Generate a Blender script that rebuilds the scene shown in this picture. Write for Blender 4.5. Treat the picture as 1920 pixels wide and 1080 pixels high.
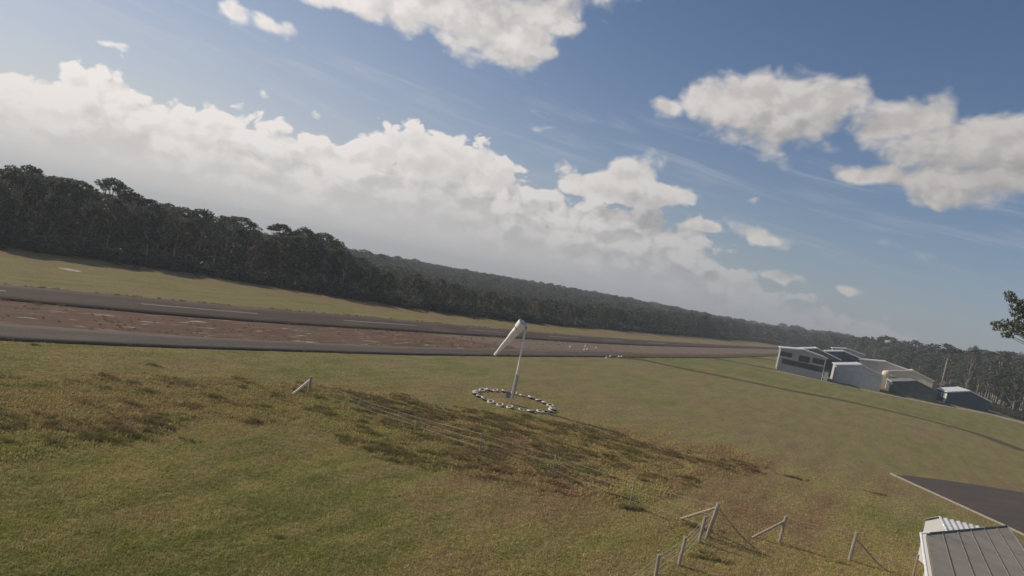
import bpy, bmesh, math, random
import numpy as np
from mathutils import Vector, Matrix

rng = np.random.default_rng(7)
random.seed(7)
for o in list(bpy.data.objects):
    bpy.data.objects.remove(o)
SC = bpy.context.scene
COL = SC.collection
rad = math.radians

# ---------------------------------------------------------------- camera
F, H = 1280.0, 9.5
ROLL, PITCH = rad(12.0), rad(1.23)
FWD = np.array([0, math.cos(PITCH), -math.sin(PITCH)])
_r0 = np.array([1.0, 0, 0]); _u0 = np.cross(_r0, FWD)
RIGHT = math.cos(ROLL) * _r0 + math.sin(ROLL) * _u0
UP = -math.sin(ROLL) * _r0 + math.cos(ROLL) * _u0
CAMP = np.array([0, 0, H])
cam = bpy.data.cameras.new('camera'); camo = bpy.data.objects.new('camera', cam); COL.objects.link(camo)
cam.sensor_width = 36; cam.lens = 24; cam.clip_start = 0.1; cam.clip_end = 200000
camo.matrix_world = Matrix([[RIGHT[0], UP[0], -FWD[0], 0], [RIGHT[1], UP[1], -FWD[1], 0],
                            [RIGHT[2], UP[2], -FWD[2], H], [0, 0, 0, 1]])
SC.camera = camo

def ray(px, py):
    return FWD + (px - 960) / F * RIGHT - (py - 540) / F * UP
def gp(px, py, z=0.0):
    d = ray(px, py); t = (z - H) / d[2]; return CAMP + d * t
def at_y(px, py, y):
    d = ray(px, py); return CAMP + d * (y / d[1])
def azel(px, py):
    d = ray(px, py); return math.atan2(d[0], d[1]), math.atan2(d[2], math.hypot(d[0], d[1]))
def projv(x, y, z):
    v = np.stack([x, y, z - H], -1); dz = np.maximum(v @ FWD, 0.5)
    return 960 + F * (v @ RIGHT) / dz, 540 - F * (v @ UP) / dz

# ---------------------------------------------------------------- light, sky, exposure
SUN_AZ, SUN_EL = rad(-69), rad(33)
SDIR = Vector((math.sin(SUN_AZ) * math.cos(SUN_EL), math.cos(SUN_AZ) * math.cos(SUN_EL), math.sin(SUN_EL)))
sun = bpy.data.lights.new('sun', 'SUN'); suno = bpy.data.objects.new('sun', sun); COL.objects.link(suno)
sun.energy = 3.8; sun.angle = rad(0.53); sun.color = (1.0, 0.89, 0.73)
suno.rotation_euler = SDIR.to_track_quat('Z', 'Y').to_euler()
SC.view_settings.view_transform = 'Standard'; SC.view_settings.look = 'None'
SC.view_settings.exposure = 0.0; SC.view_settings.gamma = 1.0; SC.view_settings.use_curve_mapping = False
SC.cycles.use_denoising = True; SC.cycles.use_adaptive_sampling = False
SC.cycles.sample_clamp_indirect = 3.0; SC.cycles.max_bounces = 5; SC.cycles.volume_bounces = 0
SC.cycles.transparent_max_bounces = 8

class NT:
    """tiny helper for building node trees"""
    def __init__(s, t): s.t = t; s.n = t.nodes; s.l = t.links
    def new(s, typ, **kw):
        n = s.n.new(typ)
        for k, v in kw.items(): setattr(n, k, v)
        return n
    def put(s, sock, v):
        if isinstance(v, bpy.types.NodeSocket): s.l.new(v, sock)
        elif v is not None: sock.default_value = v
    def m(s, op, a, b=None, c=None, clamp=False):
        n = s.new('ShaderNodeMath', operation=op, use_clamp=clamp)
        s.put(n.inputs[0], a); s.put(n.inputs[1], b); s.put(n.inputs[2], c); return n.outputs[0]
    def v(s, op, a, b=None, c=None):
        n = s.new('ShaderNodeVectorMath', operation=op)
        s.put(n.inputs[0], a); s.put(n.inputs[1], b)
        if c is not None: s.put(n.inputs[2], c)
        return n.outputs['Value'] if op in ('LENGTH', 'DOT_PRODUCT', 'DISTANCE') else n.outputs['Vector']
    def noise(s, vec, scale, detail=4, rough=0.55, lac=2.0, dist=0.0):
        n = s.new('ShaderNodeTexNoise'); s.put(n.inputs['Vector'], vec)
        n.inputs['Scale'].default_value = scale; n.inputs['Detail'].default_value = detail
        n.inputs['Roughness'].default_value = rough; n.inputs['Lacunarity'].default_value = lac
        n.inputs['Distortion'].default_value = dist
        return n.outputs['Fac']
    def step(s, x, a, b, lo=0.0, hi=1.0):
        n = s.new('ShaderNodeMapRange', interpolation_type='SMOOTHSTEP')
        s.put(n.inputs['Value'], x); s.put(n.inputs['From Min'], a); s.put(n.inputs['From Max'], b)
        s.put(n.inputs['To Min'], lo); s.put(n.inputs['To Max'], hi); return n.outputs['Result']
    def mix(s, f, a, b, mode='MIX'):
        n = s.new('ShaderNodeMix', data_type='RGBA', blend_type=mode)
        s.put(n.inputs['Factor'], f)
        for q, v in ((6, a), (7, b)):
            if isinstance(v, tuple) and len(v) == 3: v = (*v, 1)
            s.put(n.inputs[q], v)
        return n.outputs[2]
    def comb(s, x, y, z=0.0):
        n = s.new('ShaderNodeCombineXYZ'); s.put(n.inputs[0], x); s.put(n.inputs[1], y); s.put(n.inputs[2], z); return n.outputs[0]
    def sep(s, v):
        n = s.new('ShaderNodeSeparateXYZ'); s.put(n.inputs[0], v); return n.outputs

# clouds placed by bearing and elevation in the sky
CLOUDS = [  # photo px centre, half width, half height, thinness
    (640, 0, 120, 30, 0), (780, 15, 150, 58, 0), (900, 50, 130, 72, 0), (975, 75, 70, 66, 0), (1020, 20, 100, 50, 0), (880, -110, 330, 110, 0),
    (448, 30, 52, 32, .3), (512, 46, 70, 28, .35), (565, 78, 60, 34, .78),
    (1249, 205, 44, 28, .1), (1370, 195, 105, 52, 0), (1450, 215, 140, 76, 0), (1540, 195, 85, 54, 0),
    (1640, 235, 80, 38, .15), (1715, 228, 95, 48, .05), (1800, 280, 130, 62, 0), (1880, 295, 90, 66, 0), (1770, 345, 80, 44, .1), (1650, 325, 110, 24, .15),
    (1020, 208, 70, 26, .72), (1030, 240, 60, 34, .76), (602, 214, 95, 34, .80), (480, 178, 60, 32, .74),
    (1420, 437, 90, 26, .35), (1335, 432, 70, 24, .4), (1220, 487, 60, 14, .45), (1460, 512, 90, 26, .42), (1590, 540, 80, 26, .5), (1820, 600, 70, 24, .76),
    (1190, 330, 60, 46, 0), (1150, 352, 160, 42, 0), (820, 300, 150, 48, 0), (200, 78, 130, 34, .80), (1700, 465, 260, 34, .78), (1410, 372, 60, 24, .78), (1130, 185, 50, 20, .8), (680, 130, 40, 14, .78)]
BANK_TOP = [(-250, 110), (0, 88), (110, 98), (200, 110), (300, 160), (470, 186), (540, 222), (640, 240), (720, 232), (850, 224), (900, 258),
            (1010, 316), (1100, 345), (1290, 375), (1340, 445), (1480, 525), (1640, 590), (1800, 650), (2100, 730)]
wd = bpy.data.worlds.new('World'); SC.world = wd; wd.use_nodes = True
W = NT(wd.node_tree); W.n.clear()

def new_group(name, outs):
    g = bpy.data.node_groups.new(name, 'ShaderNodeTree')
    g.interface.new_socket('Vector', in_out='INPUT', socket_type='NodeSocketVector')
    for q in outs: g.interface.new_socket(q, in_out='OUTPUT', socket_type='NodeSocketFloat')
    N = NT(g); return g, N, N.new('NodeGroupInput').outputs[0], N.new('NodeGroupOutput')
def cloud_bodies():
    """where the clouds stand: input (bearing, elevation)"""
    g, N, v, go = new_group('cloud_bodies', ('Heap', 'Bank', 'Depth'))
    az, el, _ = N.sep(v)
    wn = N.new('ShaderNodeTexNoise'); wn.noise_dimensions = '2D'; N.put(wn.inputs['Vector'], v); wn.inputs['Scale'].default_value = 11; wn.inputs['Detail'].default_value = 2
    p = N.v('MULTIPLY_ADD', wn.outputs['Color'], (.06, .034, 0), N.v('ADD', v, (-.03, -.017, 0)))
    cur = None
    for (px, py, rx, ry, th) in CLOUDS:
        a, e = azel(px, py); ix, iy = F / rx / 1.12, F / ry / 1.12
        ln = N.v('LENGTH', N.v('MULTIPLY_ADD', p, (ix, iy, 0), (-a * ix, -e * iy, 0)))
        if th: ln = N.m('ADD', ln, th)
        cur = ln if cur is None else N.m('SMOOTH_MIN', cur, ln, 0.22)
    heap = N.m('MINIMUM', N.m('MULTIPLY', N.m('SUBTRACT', 1.0, cur), 1.5), 1.1)
    fc = N.new('ShaderNodeFloatCurve'); cm = fc.mapping.curves[0]
    pts = []
    for (px, py) in BANK_TOP:
        a, e = azel(px, py); pts.append(((a + 0.9) / 1.8, max(e, 0.0) / 0.35))
    pts = [(0, pts[0][1])] + pts + [(1, pts[-1][1])]
    cm.points[0].location = pts[0]; cm.points[1].location = pts[-1]
    for q in pts[1:-1]: cm.points.new(*q)
    fc.mapping.update()
    N.put(fc.inputs['Value'], N.m('DIVIDE', N.m('ADD', az, 0.9), 1.8))
    bank = N.m('MINIMUM', N.m('DIVIDE', N.m('SUBTRACT', N.m('MULTIPLY', fc.outputs[0], 0.35), el), 0.045), 1.0)
    # the sky outside the view: scattered heaps of the same kind
    bn = N.new('ShaderNodeTexNoise'); bn.noise_dimensions = '2D'; N.put(bn.inputs['Vector'], v); bn.inputs['Scale'].default_value = 2.6; bn.inputs['Detail'].default_value = 1
    out_ = N.m('MAXIMUM', N.step(N.m('ABSOLUTE', az), 0.75, 1.0), N.step(el, 0.50, 0.62))
    back = N.m('ADD', N.m('MULTIPLY_ADD', bn.outputs['Fac'], 4.0, -2.2), N.m('MULTIPLY_ADD', out_, 3.0, -3.0))
    N.put(go.inputs[0], N.m('MAXIMUM', heap, N.m('MINIMUM', back, 1.0))); N.put(go.inputs[1], bank)
    N.put(go.inputs[2], N.m('SUBTRACT', N.m('MULTIPLY', fc.outputs[0], 0.35), el)); return g
def cloud_detail(det):
    """billows: input (bearing, elevation)"""
    g, N, v, go = new_group('cloud_detail', ('Value',))
    q = N.v('MULTIPLY', v, (1, 1.4, 0))
    wn = N.new('ShaderNodeTexNoise'); wn.noise_dimensions = '2D'; N.put(wn.inputs['Vector'], q); wn.inputs['Scale'].default_value = 14; wn.inputs['Detail'].default_value = 2
    q = N.v('MULTIPLY_ADD', wn.outputs['Color'], (.035, .035, 0), q)
    def nz(sc, d, r):
        n = N.new('ShaderNodeTexNoise'); n.noise_dimensions = '2D'; N.put(n.inputs['Vector'], q); n.inputs['Scale'].default_value = sc; n.inputs['Detail'].default_value = d; n.inputs['Roughness'].default_value = r; return n.outputs['Fac']
    vo = N.new('ShaderNodeTexVoronoi'); vo.voronoi_dimensions = '2D'; vo.feature = 'SMOOTH_F1'; N.put(vo.inputs['Vector'], q)
    vo.inputs['Scale'].default_value = 22; vo.inputs['Detail'].default_value = 2.0; vo.inputs['Roughness'].default_value = 0.55; vo.inputs['Smoothness'].default_value = 0.35
    f = N.m('ADD', N.m('MULTIPLY_ADD', nz(20, det, .6), 1.3, -0.65), N.m('MULTIPLY_ADD', nz(6.5, 2, .5), 1.0, -0.5))
    N.put(go.inputs[0], N.m('ADD', f, N.m('MULTIPLY_ADD', vo.outputs['Distance'], -0.9, 0.42))); return g

def build_world():
    tc = W.new('ShaderNodeTexCoord'); d = tc.outputs['Generated']
    sky = W.new('ShaderNodeTexSky', sky_type='NISHITA'); sky.sun_disc = False
    sky.sun_elevation = SUN_EL; sky.sun_rotation = SUN_AZ; sky.air_density = 1.0; sky.dust_density = 0.6; sky.ozone_density = 1.5; sky.altitude = 300
    x, y, z = W.sep(d)
    el = W.m('ARCTAN2', z, W.m('SQRT', W.m('ADD', W.m('MULTIPLY', x, x), W.m('MULTIPLY', y, y))))
    az = W.m('ARCTAN2', x, y); p0 = W.comb(az, el)
    gb, gd, gs = cloud_bodies(), cloud_detail(9), cloud_detail(4)
    def use(g, v):
        n = W.new('ShaderNodeGroup'); n.node_tree = g; W.put(n.inputs[0], v); return n.outputs
    p1 = W.v('ADD', p0, (-0.010, 0.014, 0)); p2 = W.v('ADD', p0, (-0.028, 0.042, 0))
    heap, bank, deep = use(gb, p0); heap2, bank2, _dq = use(gb, p2)
    f0, f1, f2 = use(gd, p0)[0], use(gs, p1)[0], use(gs, p2)[0]
    dens = lambda h, b, f: W.m('MAXIMUM', W.m('MULTIPLY_ADD', f, 0.55, h), W.m('ADD', b, f))
    d0 = dens(heap, bank, f0); d1 = dens(heap, bank, f1); d2 = dens(heap2, bank2, f2)
    alpha = W.step(d0, -0.02, W.step(bank, -1.0, 0.0, 0.62, 0.24))
    lit = W.m('ADD', W.m('MULTIPLY', W.step(W.m('SUBTRACT', f0, f1), -0.5, 0.5), 0.55), W.m('MULTIPLY', W.step(W.m('SUBTRACT', d0, d2), -0.6, 0.9), 0.6))
    soft = W.step(heap, 0.0, 0.5)
    lit = W.m('ADD', W.m('MULTIPLY', lit, W.m('MULTIPLY_ADD', soft, -0.42, 1.0)), W.m('MULTIPLY', soft, 0.30))
    thin = W.step(d0, 0.0, 0.8, 0.28, 0.0)
    lit = W.m('ADD', lit, thin, clamp=True)
    # brighter towards the sun's side
    side = W.v('DOT_PRODUCT', d, (math.sin(SUN_AZ), math.cos(SUN_AZ), 0.0))
    gain = W.step(side, -0.3, 0.9, 0.66, 1.08)
    ccol = W.mix(lit, W.mix(W.step(side, 0.0, 0.95), (3.4, 3.3, 3.4), (5.2, 4.9, 4.85)), (8.9, 8.4, 8.0))
    pale = W.m('MULTIPLY', W.step(W.m('MULTIPLY_ADD', f2, .03, deep), 0.03, 0.15), 0.72)
    pale = W.m('MULTIPLY', pale, W.step(heap, -.1, .25, 1.0, 0.0))
    ccol = W.mix(pale, ccol, (6.3, 6.1, 5.95))
    sc_n = W.new('ShaderNodeVectorMath', operation='SCALE'); W.put(sc_n.inputs[0], ccol); W.l.new(gain, sc_n.inputs['Scale']); ccol = sc_n.outputs[0]
    base = W.mix(1.0, sky.outputs[0], (0.62, 0.69, 0.80), 'MULTIPLY')
    # high thin veil of cirrus, combed along one direction
    ca, sa = math.cos(0.14), math.sin(0.14)
    u = W.m('ADD', W.m('MULTIPLY', az, ca), W.m('MULTIPLY', el, -sa)); v = W.m('ADD', W.m('MULTIPLY', az, sa), W.m('MULTIPLY', el, ca))
    cir = W.noise(W.comb(W.m('MULTIPLY', u, 1.6), W.m('MULTIPLY', v, 17.0)), 3.0, 6, 0.6, 2.0, 0.6)
    cpos = W.m('MULTIPLY', W.step(el, 0.05, 0.14), W.step(el, 0.20, 0.30, 1.0, 0.0))
    cirf = W.m('MULTIPLY', W.m('MULTIPLY', W.step(cir, 0.46, 0.78), cpos), 0.30)
    base = W.mix(cirf, base, (6.4, 6.3, 6.4))
    elc = W.m('MAXIMUM', el, 0.0)
    hz = W.m('MULTIPLY', W.m('EXPONENT', W.m('MULTIPLY', elc, -6.5)), W.step(side, -0.4, 0.95, 0.45, 0.96))
    hcol = W.mix(W.step(side, -0.1, 0.95), (2.9, 3.2, 3.6), (6.6, 6.25, 5.9))
    col = W.mix(hz, base, hcol)
    glow = W.m('MULTIPLY', W.m('MULTIPLY', W.step(side, 0.25, 1.0), W.m('EXPONENT', W.m('MULTIPLY', elc, -2.2))), 0.45)
    col = W.mix(glow, col, (6.2, 6.3, 6.4))
    thinr = W.step(az, 0.10, 0.42, 0.96, 0.55)
    thinr = W.m('MAXIMUM', thinr, W.m('MULTIPLY', W.step(heap, -.1, .4), .96))
    col = W.mix(W.m('MULTIPLY', alpha, thinr), col, ccol)
    hz2 = W.m('MULTIPLY', W.m('EXPONENT', W.m('MULTIPLY', elc, -15.0)), W.step(side, -0.4, 0.95, 0.80, 1.0))
    col = W.mix(hz2, col, hcol)
    bg = W.new('ShaderNodeBackground'); W.put(bg.inputs['Color'], col); bg.inputs['Strength'].default_value = 0.1
    out = W.new('ShaderNodeOutputWorld'); W.l.new(bg.outputs[0], out.inputs['Surface'])
build_world()
wd.cycles.sampling_method = 'MANUAL'; wd.cycles.sample_map_resolution = 512

# ---------------------------------------------------------------- helpers
def tag(o, label=None, cat=None, group=None, kind=None):
    if label: o['label'] = label
    if cat: o['category'] = cat
    if group: o['group'] = group
    if kind: o['kind'] = kind
    return o
def empty(name, loc, rz=0.0, **kw):
    o = bpy.data.objects.new(name, None); COL.objects.link(o); o.location = loc; o.rotation_euler = (0, 0, rz)
    o.empty_display_size = 0.2
    return tag(o, **kw)
def link(name, me, parent=None, loc=None, rot=None):
    o = bpy.data.objects.new(name, me); COL.objects.link(o)
    if parent: o.parent = parent
    if loc is not None: o.location = loc
    if rot is not None: o.rotation_euler = rot
    return o

class MB:
    def __init__(s): s.v = []; s.f = []; s.uv = None
    def add(s, vs, fs):
        k = len(s.v); s.v += [tuple(map(float, q)) for q in vs]; s.f += [tuple(i + k for i in q) for q in fs]; return s
    def box(s, c, d, rz=0.0, ax=None):
        x, y, z = d[0] / 2, d[1] / 2, d[2] / 2
        vs = [Vector(p) for p in ((-x, -y, -z), (x, -y, -z), (x, y, -z), (-x, y, -z), (-x, -y, z), (x, -y, z), (x, y, z), (-x, y, z))]
        R = Matrix.Rotation(rz, 3, 'Z')
        return s.add([R @ p + Vector(c) for p in vs], [(0, 3, 2, 1), (4, 5, 6, 7), (0, 1, 5, 4), (1, 2, 6, 5), (2, 3, 7, 6), (3, 0, 4, 7)])
    def tube(s, pts, r, n=8, cap=True):
        pts = [Vector(p) for p in pts]
        if not hasattr(r, '__len__'): r = [r] * len(pts)
        rings = []; k = len(s.v)
        for i, p in enumerate(pts):
            t = (pts[min(i + 1, len(pts) - 1)] - pts[max(i - 1, 0)]).normalized()
            a = t.orthogonal().normalized() if i == 0 else (pa - t * pa.dot(t)).normalized()
            pa = a; b = t.cross(a)
            for j in range(n):
                th = 2 * math.pi * j / n
                s.v.append(tuple(p + (a * math.cos(th) + b * math.sin(th)) * r[i]))
        for i in range(len(pts) - 1):
            for j in range(n):
                j2 = (j + 1) % n
                s.f.append((k + i * n + j, k + i * n + j2, k + (i + 1) * n + j2, k + (i + 1) * n + j))
        if cap:
            s.f.append(tuple(k + j for j in reversed(range(n)))); s.f.append(tuple(k + (len(pts) - 1) * n + j for j in range(n)))
        return s
    def mesh(s, name, mat, smooth=False):
        me = bpy.data.meshes.new(name); me.from_pydata(s.v, [], s.f); me.update()
        for m in (mat if isinstance(mat, (list, tuple)) else [mat]): me.materials.append(m)
        if smooth: me.polygons.foreach_set('use_smooth', [True] * len(me.polygons))
        return me
    def build(s, name, mat, parent=None, smooth=False, bevel=0.0, **kw):
        o = link(name, s.mesh(name, mat, smooth), parent)
        if bevel:
            b = o.modifiers.new('bevel', 'BEVEL'); b.width = bevel; b.segments = 2; b.limit_method = 'ANGLE'
        return tag(o, **kw)

def np_mesh(name, V, Fq, mats, matidx=None, smooth=False):
    me = bpy.data.meshes.new(name); n = len(Fq); k = Fq.shape[1]
    me.vertices.add(len(V)); me.vertices.foreach_set('co', np.asarray(V, np.float32).ravel())
    me.loops.add(n * k); me.loops.foreach_set('vertex_index', np.asarray(Fq, np.int32).ravel())
    me.polygons.add(n); me.polygons.foreach_set('loop_start', np.arange(0, n * k, k, dtype=np.int32))
    me.polygons.foreach_set('loop_total', np.full(n, k, np.int32))
    if matidx is not None: me.polygons.foreach_set('material_index', np.asarray(matidx, np.int32))
    if smooth: me.polygons.foreach_set('use_smooth', np.ones(n, bool))
    for m in mats: me.materials.append(m)
    me.update(calc_edges=True); me.validate(); return me

def vnoise(x, y, seed=0):
    xi, yi = np.floor(x).astype(np.int64), np.floor(y).astype(np.int64); fx, fy = x - xi, y - yi
    fx = fx * fx * (3 - 2 * fx); fy = fy * fy * (3 - 2 * fy)
    def h(a, b):
        n = (a * 374761393 + b * 668265263 + seed * 974634777) & 0x7fffffff
        n = ((n ^ (n >> 13)) * 1274126177) & 0x7fffffff
        return ((n ^ (n >> 16)) & 0xffff) / 65535.0
    return (h(xi, yi) * (1 - fx) + h(xi + 1, yi) * fx) * (1 - fy) + (h(xi, yi + 1) * (1 - fx) + h(xi + 1, yi + 1) * fx) * fy
def fbm(x, y, o=4, seed=0):
    s = 0; a = 0.5; t = 0
    for i in range(o):
        s = s + a * vnoise(x, y, seed + i); t += a; x = x * 2.03 + 5.1; y = y * 2.03 + 1.7; a *= 0.5
    return s / t
def sst(x, a, b):
    t = np.clip((x - a) / (b - a), 0, 1); return t * t * (3 - 2 * t)
def poly_sd(x, y, P, closed=True):
    """signed distance to polygon, positive inside"""
    P = np.asarray(P, float); d = np.full(np.shape(x), 1e18); ins = np.zeros(np.shape(x), bool)
    for i in range(len(P)):
        a, b = P[i], P[(i + 1) % len(P)]; e = b - a
        t = np.clip(((x - a[0]) * e[0] + (y - a[1]) * e[1]) / (e @ e), 0, 1)
        d = np.minimum(d, (x - a[0] - t * e[0]) ** 2 + (y - a[1] - t * e[1]) ** 2)
        c = ((a[1] > y) != (b[1] > y))
        xx = a[0] + (y - a[1]) * (e[0] / (e[1] if e[1] else 1e-9))
        ins ^= c & (x < xx)
    d = np.sqrt(d); return np.where(ins, d, -d)

# ---------------------------------------------------------------- materials
def pmat(name, col, rough=0.7, metal=0.0, spec=0.3, var=0.15, scale=3.0, bump=0.0, bscale=20.0, stretch=(1, 1, 1), dirt=None, dscale=1.0, corr=None):
    m = bpy.data.materials.new(name); m.use_nodes = True; N = NT(m.node_tree); b = N.n['Principled BSDF']
    tc = N.new('ShaderNodeTexCoord'); v = N.v('MULTIPLY', tc.outputs['Object'], stretch)
    n1 = N.noise(v, scale, 5, 0.6)
    lo = tuple(max(c * (1 - var), 0) for c in col); hi = tuple(c * (1 + var) for c in col)
    c = N.mix(N.step(n1, 0.3, 0.7), lo, hi)
    if dirt is not None: c = N.mix(N.m('MULTIPLY', N.step(N.noise(v, dscale, 6, 0.65), 0.5, 0.72), 0.7), c, dirt)
    N.put(b.inputs['Base Color'], c); b.inputs['Roughness'].default_value = rough
    b.inputs['Metallic'].default_value = metal; b.inputs['Specular IOR Level'].default_value = spec
    hgt = None
    if bump: hgt = N.m('MULTIPLY', N.noise(v, bscale, 4, 0.6), bump)
    if corr:  # fine corrugation of sheet metal along one axis
        ax, per, amp = corr
        w = N.m('MULTIPLY', N.m('SINE', N.m('MULTIPLY', N.sep(tc.outputs['Object'])[ax], 2 * math.pi / per)), amp)
        hgt = w if hgt is None else N.m('ADD', hgt, w)
    if hgt is not None:
        bp = N.new('ShaderNodeBump'); bp.inputs['Strength'].default_value = 1.0; bp.inputs['Distance'].default_value = 1.0
        N.put(bp.inputs['Height'], hgt); N.l.new(bp.outputs[0], b.inputs['Normal'])
    return m

def leaf_mat(name, ca, cb, trans=0.25):
    m = bpy.data.materials.new(name); m.use_nodes = True; N = NT(m.node_tree); N.n.clear()
    oi = N.new('ShaderNodeObjectInfo'); ge = N.new('ShaderNodeNewGeometry')
    c = N.mix(oi.outputs['Random'], ca, cb)
    n = N.noise(ge.outputs['Position'], 0.9, 3, 0.6)
    c = N.mix(1.0, c, N.mix(N.step(n, 0.3, 0.7), (0.6, 0.6, 0.6), (1.4, 1.35, 1.25)), 'MULTIPLY')
    isl = ge.outputs['Random Per Island']
    c = N.mix(1.0, c, N.mix(isl, (0.7, 0.72, 0.7), (1.35, 1.3, 1.2)), 'MULTIPLY')
    p = N.new('ShaderNodeBsdfPrincipled'); N.put(p.inputs['Base Color'], c); p.inputs['Roughness'].default_value = 0.6; p.inputs['Specular IOR Level'].default_value = 0.25
    t = N.new('ShaderNodeBsdfTranslucent'); N.put(t.inputs['Color'], c)
    mx = N.new('ShaderNodeMixShader'); mx.inputs[0].default_value = trans
    N.l.new(p.outputs[0], mx.inputs[1]); N.l.new(t.outputs[0], mx.inputs[2])
    o = N.new('ShaderNodeOutputMaterial'); N.l.new(mx.outputs[0], o.inputs['Surface']); return m

def grass_col(N, pos, tint, rough, sand=None):
    """olive pasture: tint 0 green .. 1 dry brown"""
    s = N.v('MULTIPLY', pos, (1, 1, 0))
    n1 = N.noise(s, 0.09, 4, 0.6); n2 = N.noise(s, 0.7, 5, 0.65); n3 = N.noise(s, 4.5, 4, 0.7)
    rp = N.new('ShaderNodeVectorRotate'); rp.rotation_type = 'Z_AXIS'; N.put(rp.inputs['Vector'], s); rp.inputs['Angle'].default_value = math.radians(-60)
    mw = N.noise(N.v('MULTIPLY', rp.outputs[0], (.05, .75, 0)), 1.0, 4, 0.6)
    tint = N.m('ADD', tint, N.m('MULTIPLY_ADD', mw, 1.5, -0.75))
    t = N.m('ADD', tint, N.m('ADD', N.m('MULTIPLY_ADD', n1, 1.7, -0.85), N.m('MULTIPLY_ADD', n2, 1.3, -0.65)), clamp=True)
    r = N.new('ShaderNodeValToRGB'); N.put(r.inputs[0], t); e = r.color_ramp.elements
    e[0].position = 0.0; e[0].color = (0.155, 0.158, 0.054, 1); e[1].position = 1.0; e[1].color = (0.198, 0.140, 0.082, 1)
    q = e.new(0.35); q.color = (0.206, 0.182, 0.077, 1); q = e.new(0.7); q.color = (0.216, 0.171, 0.088, 1)
    c = N.mix(1.0, r.outputs[0], N.mix(N.step(n3, 0.25, 0.75), (0.74, 0.74, 0.74), (1.24, 1.22, 1.2)), 'MULTIPLY')
    n4 = N.noise(N.v('MULTIPLY', rp.outputs[0], (.30, 1.2, 0)), 0.55, 7, 0.75)
    c = N.mix(1.0, c, N.mix(N.step(n4, 0.30, 0.70), (0.85, 0.85, 0.86), (1.15, 1.14, 1.12)), 'MULTIPLY')
    c = N.mix(N.m('MULTIPLY', rough, 0.25), c, N.mix(1.0, c, (0.72, 0.72, 0.70), 'MULTIPLY'))
    return c

def ground_mat():
    m = bpy.data.materials.new('pasture'); m.use_nodes = True; N = NT(m.node_tree); b = N.n['Principled BSDF']
    ge = N.new('ShaderNodeNewGeometry'); pos = ge.outputs['Position']
    def at(nm):
        a = N.new('ShaderNodeAttribute'); a.attribute_name = nm; return a.outputs['Fac']
    rough = at('rough')
    c = grass_col(N, pos, at('tint'), rough)
    lit = N.mix(N.noise(pos, 0.6, 4, 0.6), (0.030, 0.026, 0.017), (0.060, 0.046, 0.028))
    c = N.mix(at('litter'), c, lit)
    far = N.mix(N.step(N.noise(pos, 0.004, 6, 0.65), 0.35, 0.65), (0.035, 0.045, 0.022), (0.075, 0.078, 0.04))
    c = N.mix(at('far'), c, far)
    N.put(b.inputs['Base Color'], c); b.inputs['Roughness'].default_value = 0.95; b.inputs['Specular IOR Level'].default_value = 0.1
    h = N.m('ADD', N.m('MULTIPLY', N.noise(pos, 6.0, 4, 0.7), 0.10), N.m('MULTIPLY', N.noise(pos, 1.3, 3, 0.6), 0.10))
    bp = N.new('ShaderNodeBump'); bp.inputs['Strength'].default_value = 0.9; bp.inputs['Distance'].default_value = 1.0
    N.put(bp.inputs['Height'], h); N.l.new(bp.outputs[0], b.inputs['Normal']); return m
def tuft_mat(name, dark):
    m = bpy.data.materials.new(name); m.use_nodes = True; N = NT(m.node_tree); N.n.clear()
    ge = N.new('ShaderNodeNewGeometry')
    def at(nm):
        a = N.new('ShaderNodeAttribute'); a.attribute_name = nm; a.attribute_type = 'INSTANCER'; return a.outputs['Fac']
    c = grass_col(N, ge.outputs['Position'], at('tint'), at('rough'))
    c = N.mix(1.0, c, (dark, dark, dark), 'MULTIPLY')
    c = N.mix(1.0, c, N.mix(ge.outputs['Random Per Island'], (0.75, 0.75, 0.75), (1.3, 1.28, 1.2)), 'MULTIPLY')
    p = N.new('ShaderNodeBsdfDiffuse'); N.put(p.inputs['Color'], c)
    t = N.new('ShaderNodeBsdfTranslucent'); N.put(t.inputs['Color'], c)
    mx = N.new('ShaderNodeMixShader'); mx.inputs[0].default_value = 0.3
    N.l.new(p.outputs[0], mx.inputs[1]); N.l.new(t.outputs[0], mx.inputs[2])
    o = N.new('ShaderNodeOutputMaterial'); N.l.new(mx.outputs[0], o.inputs['Surface']); return m

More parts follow.
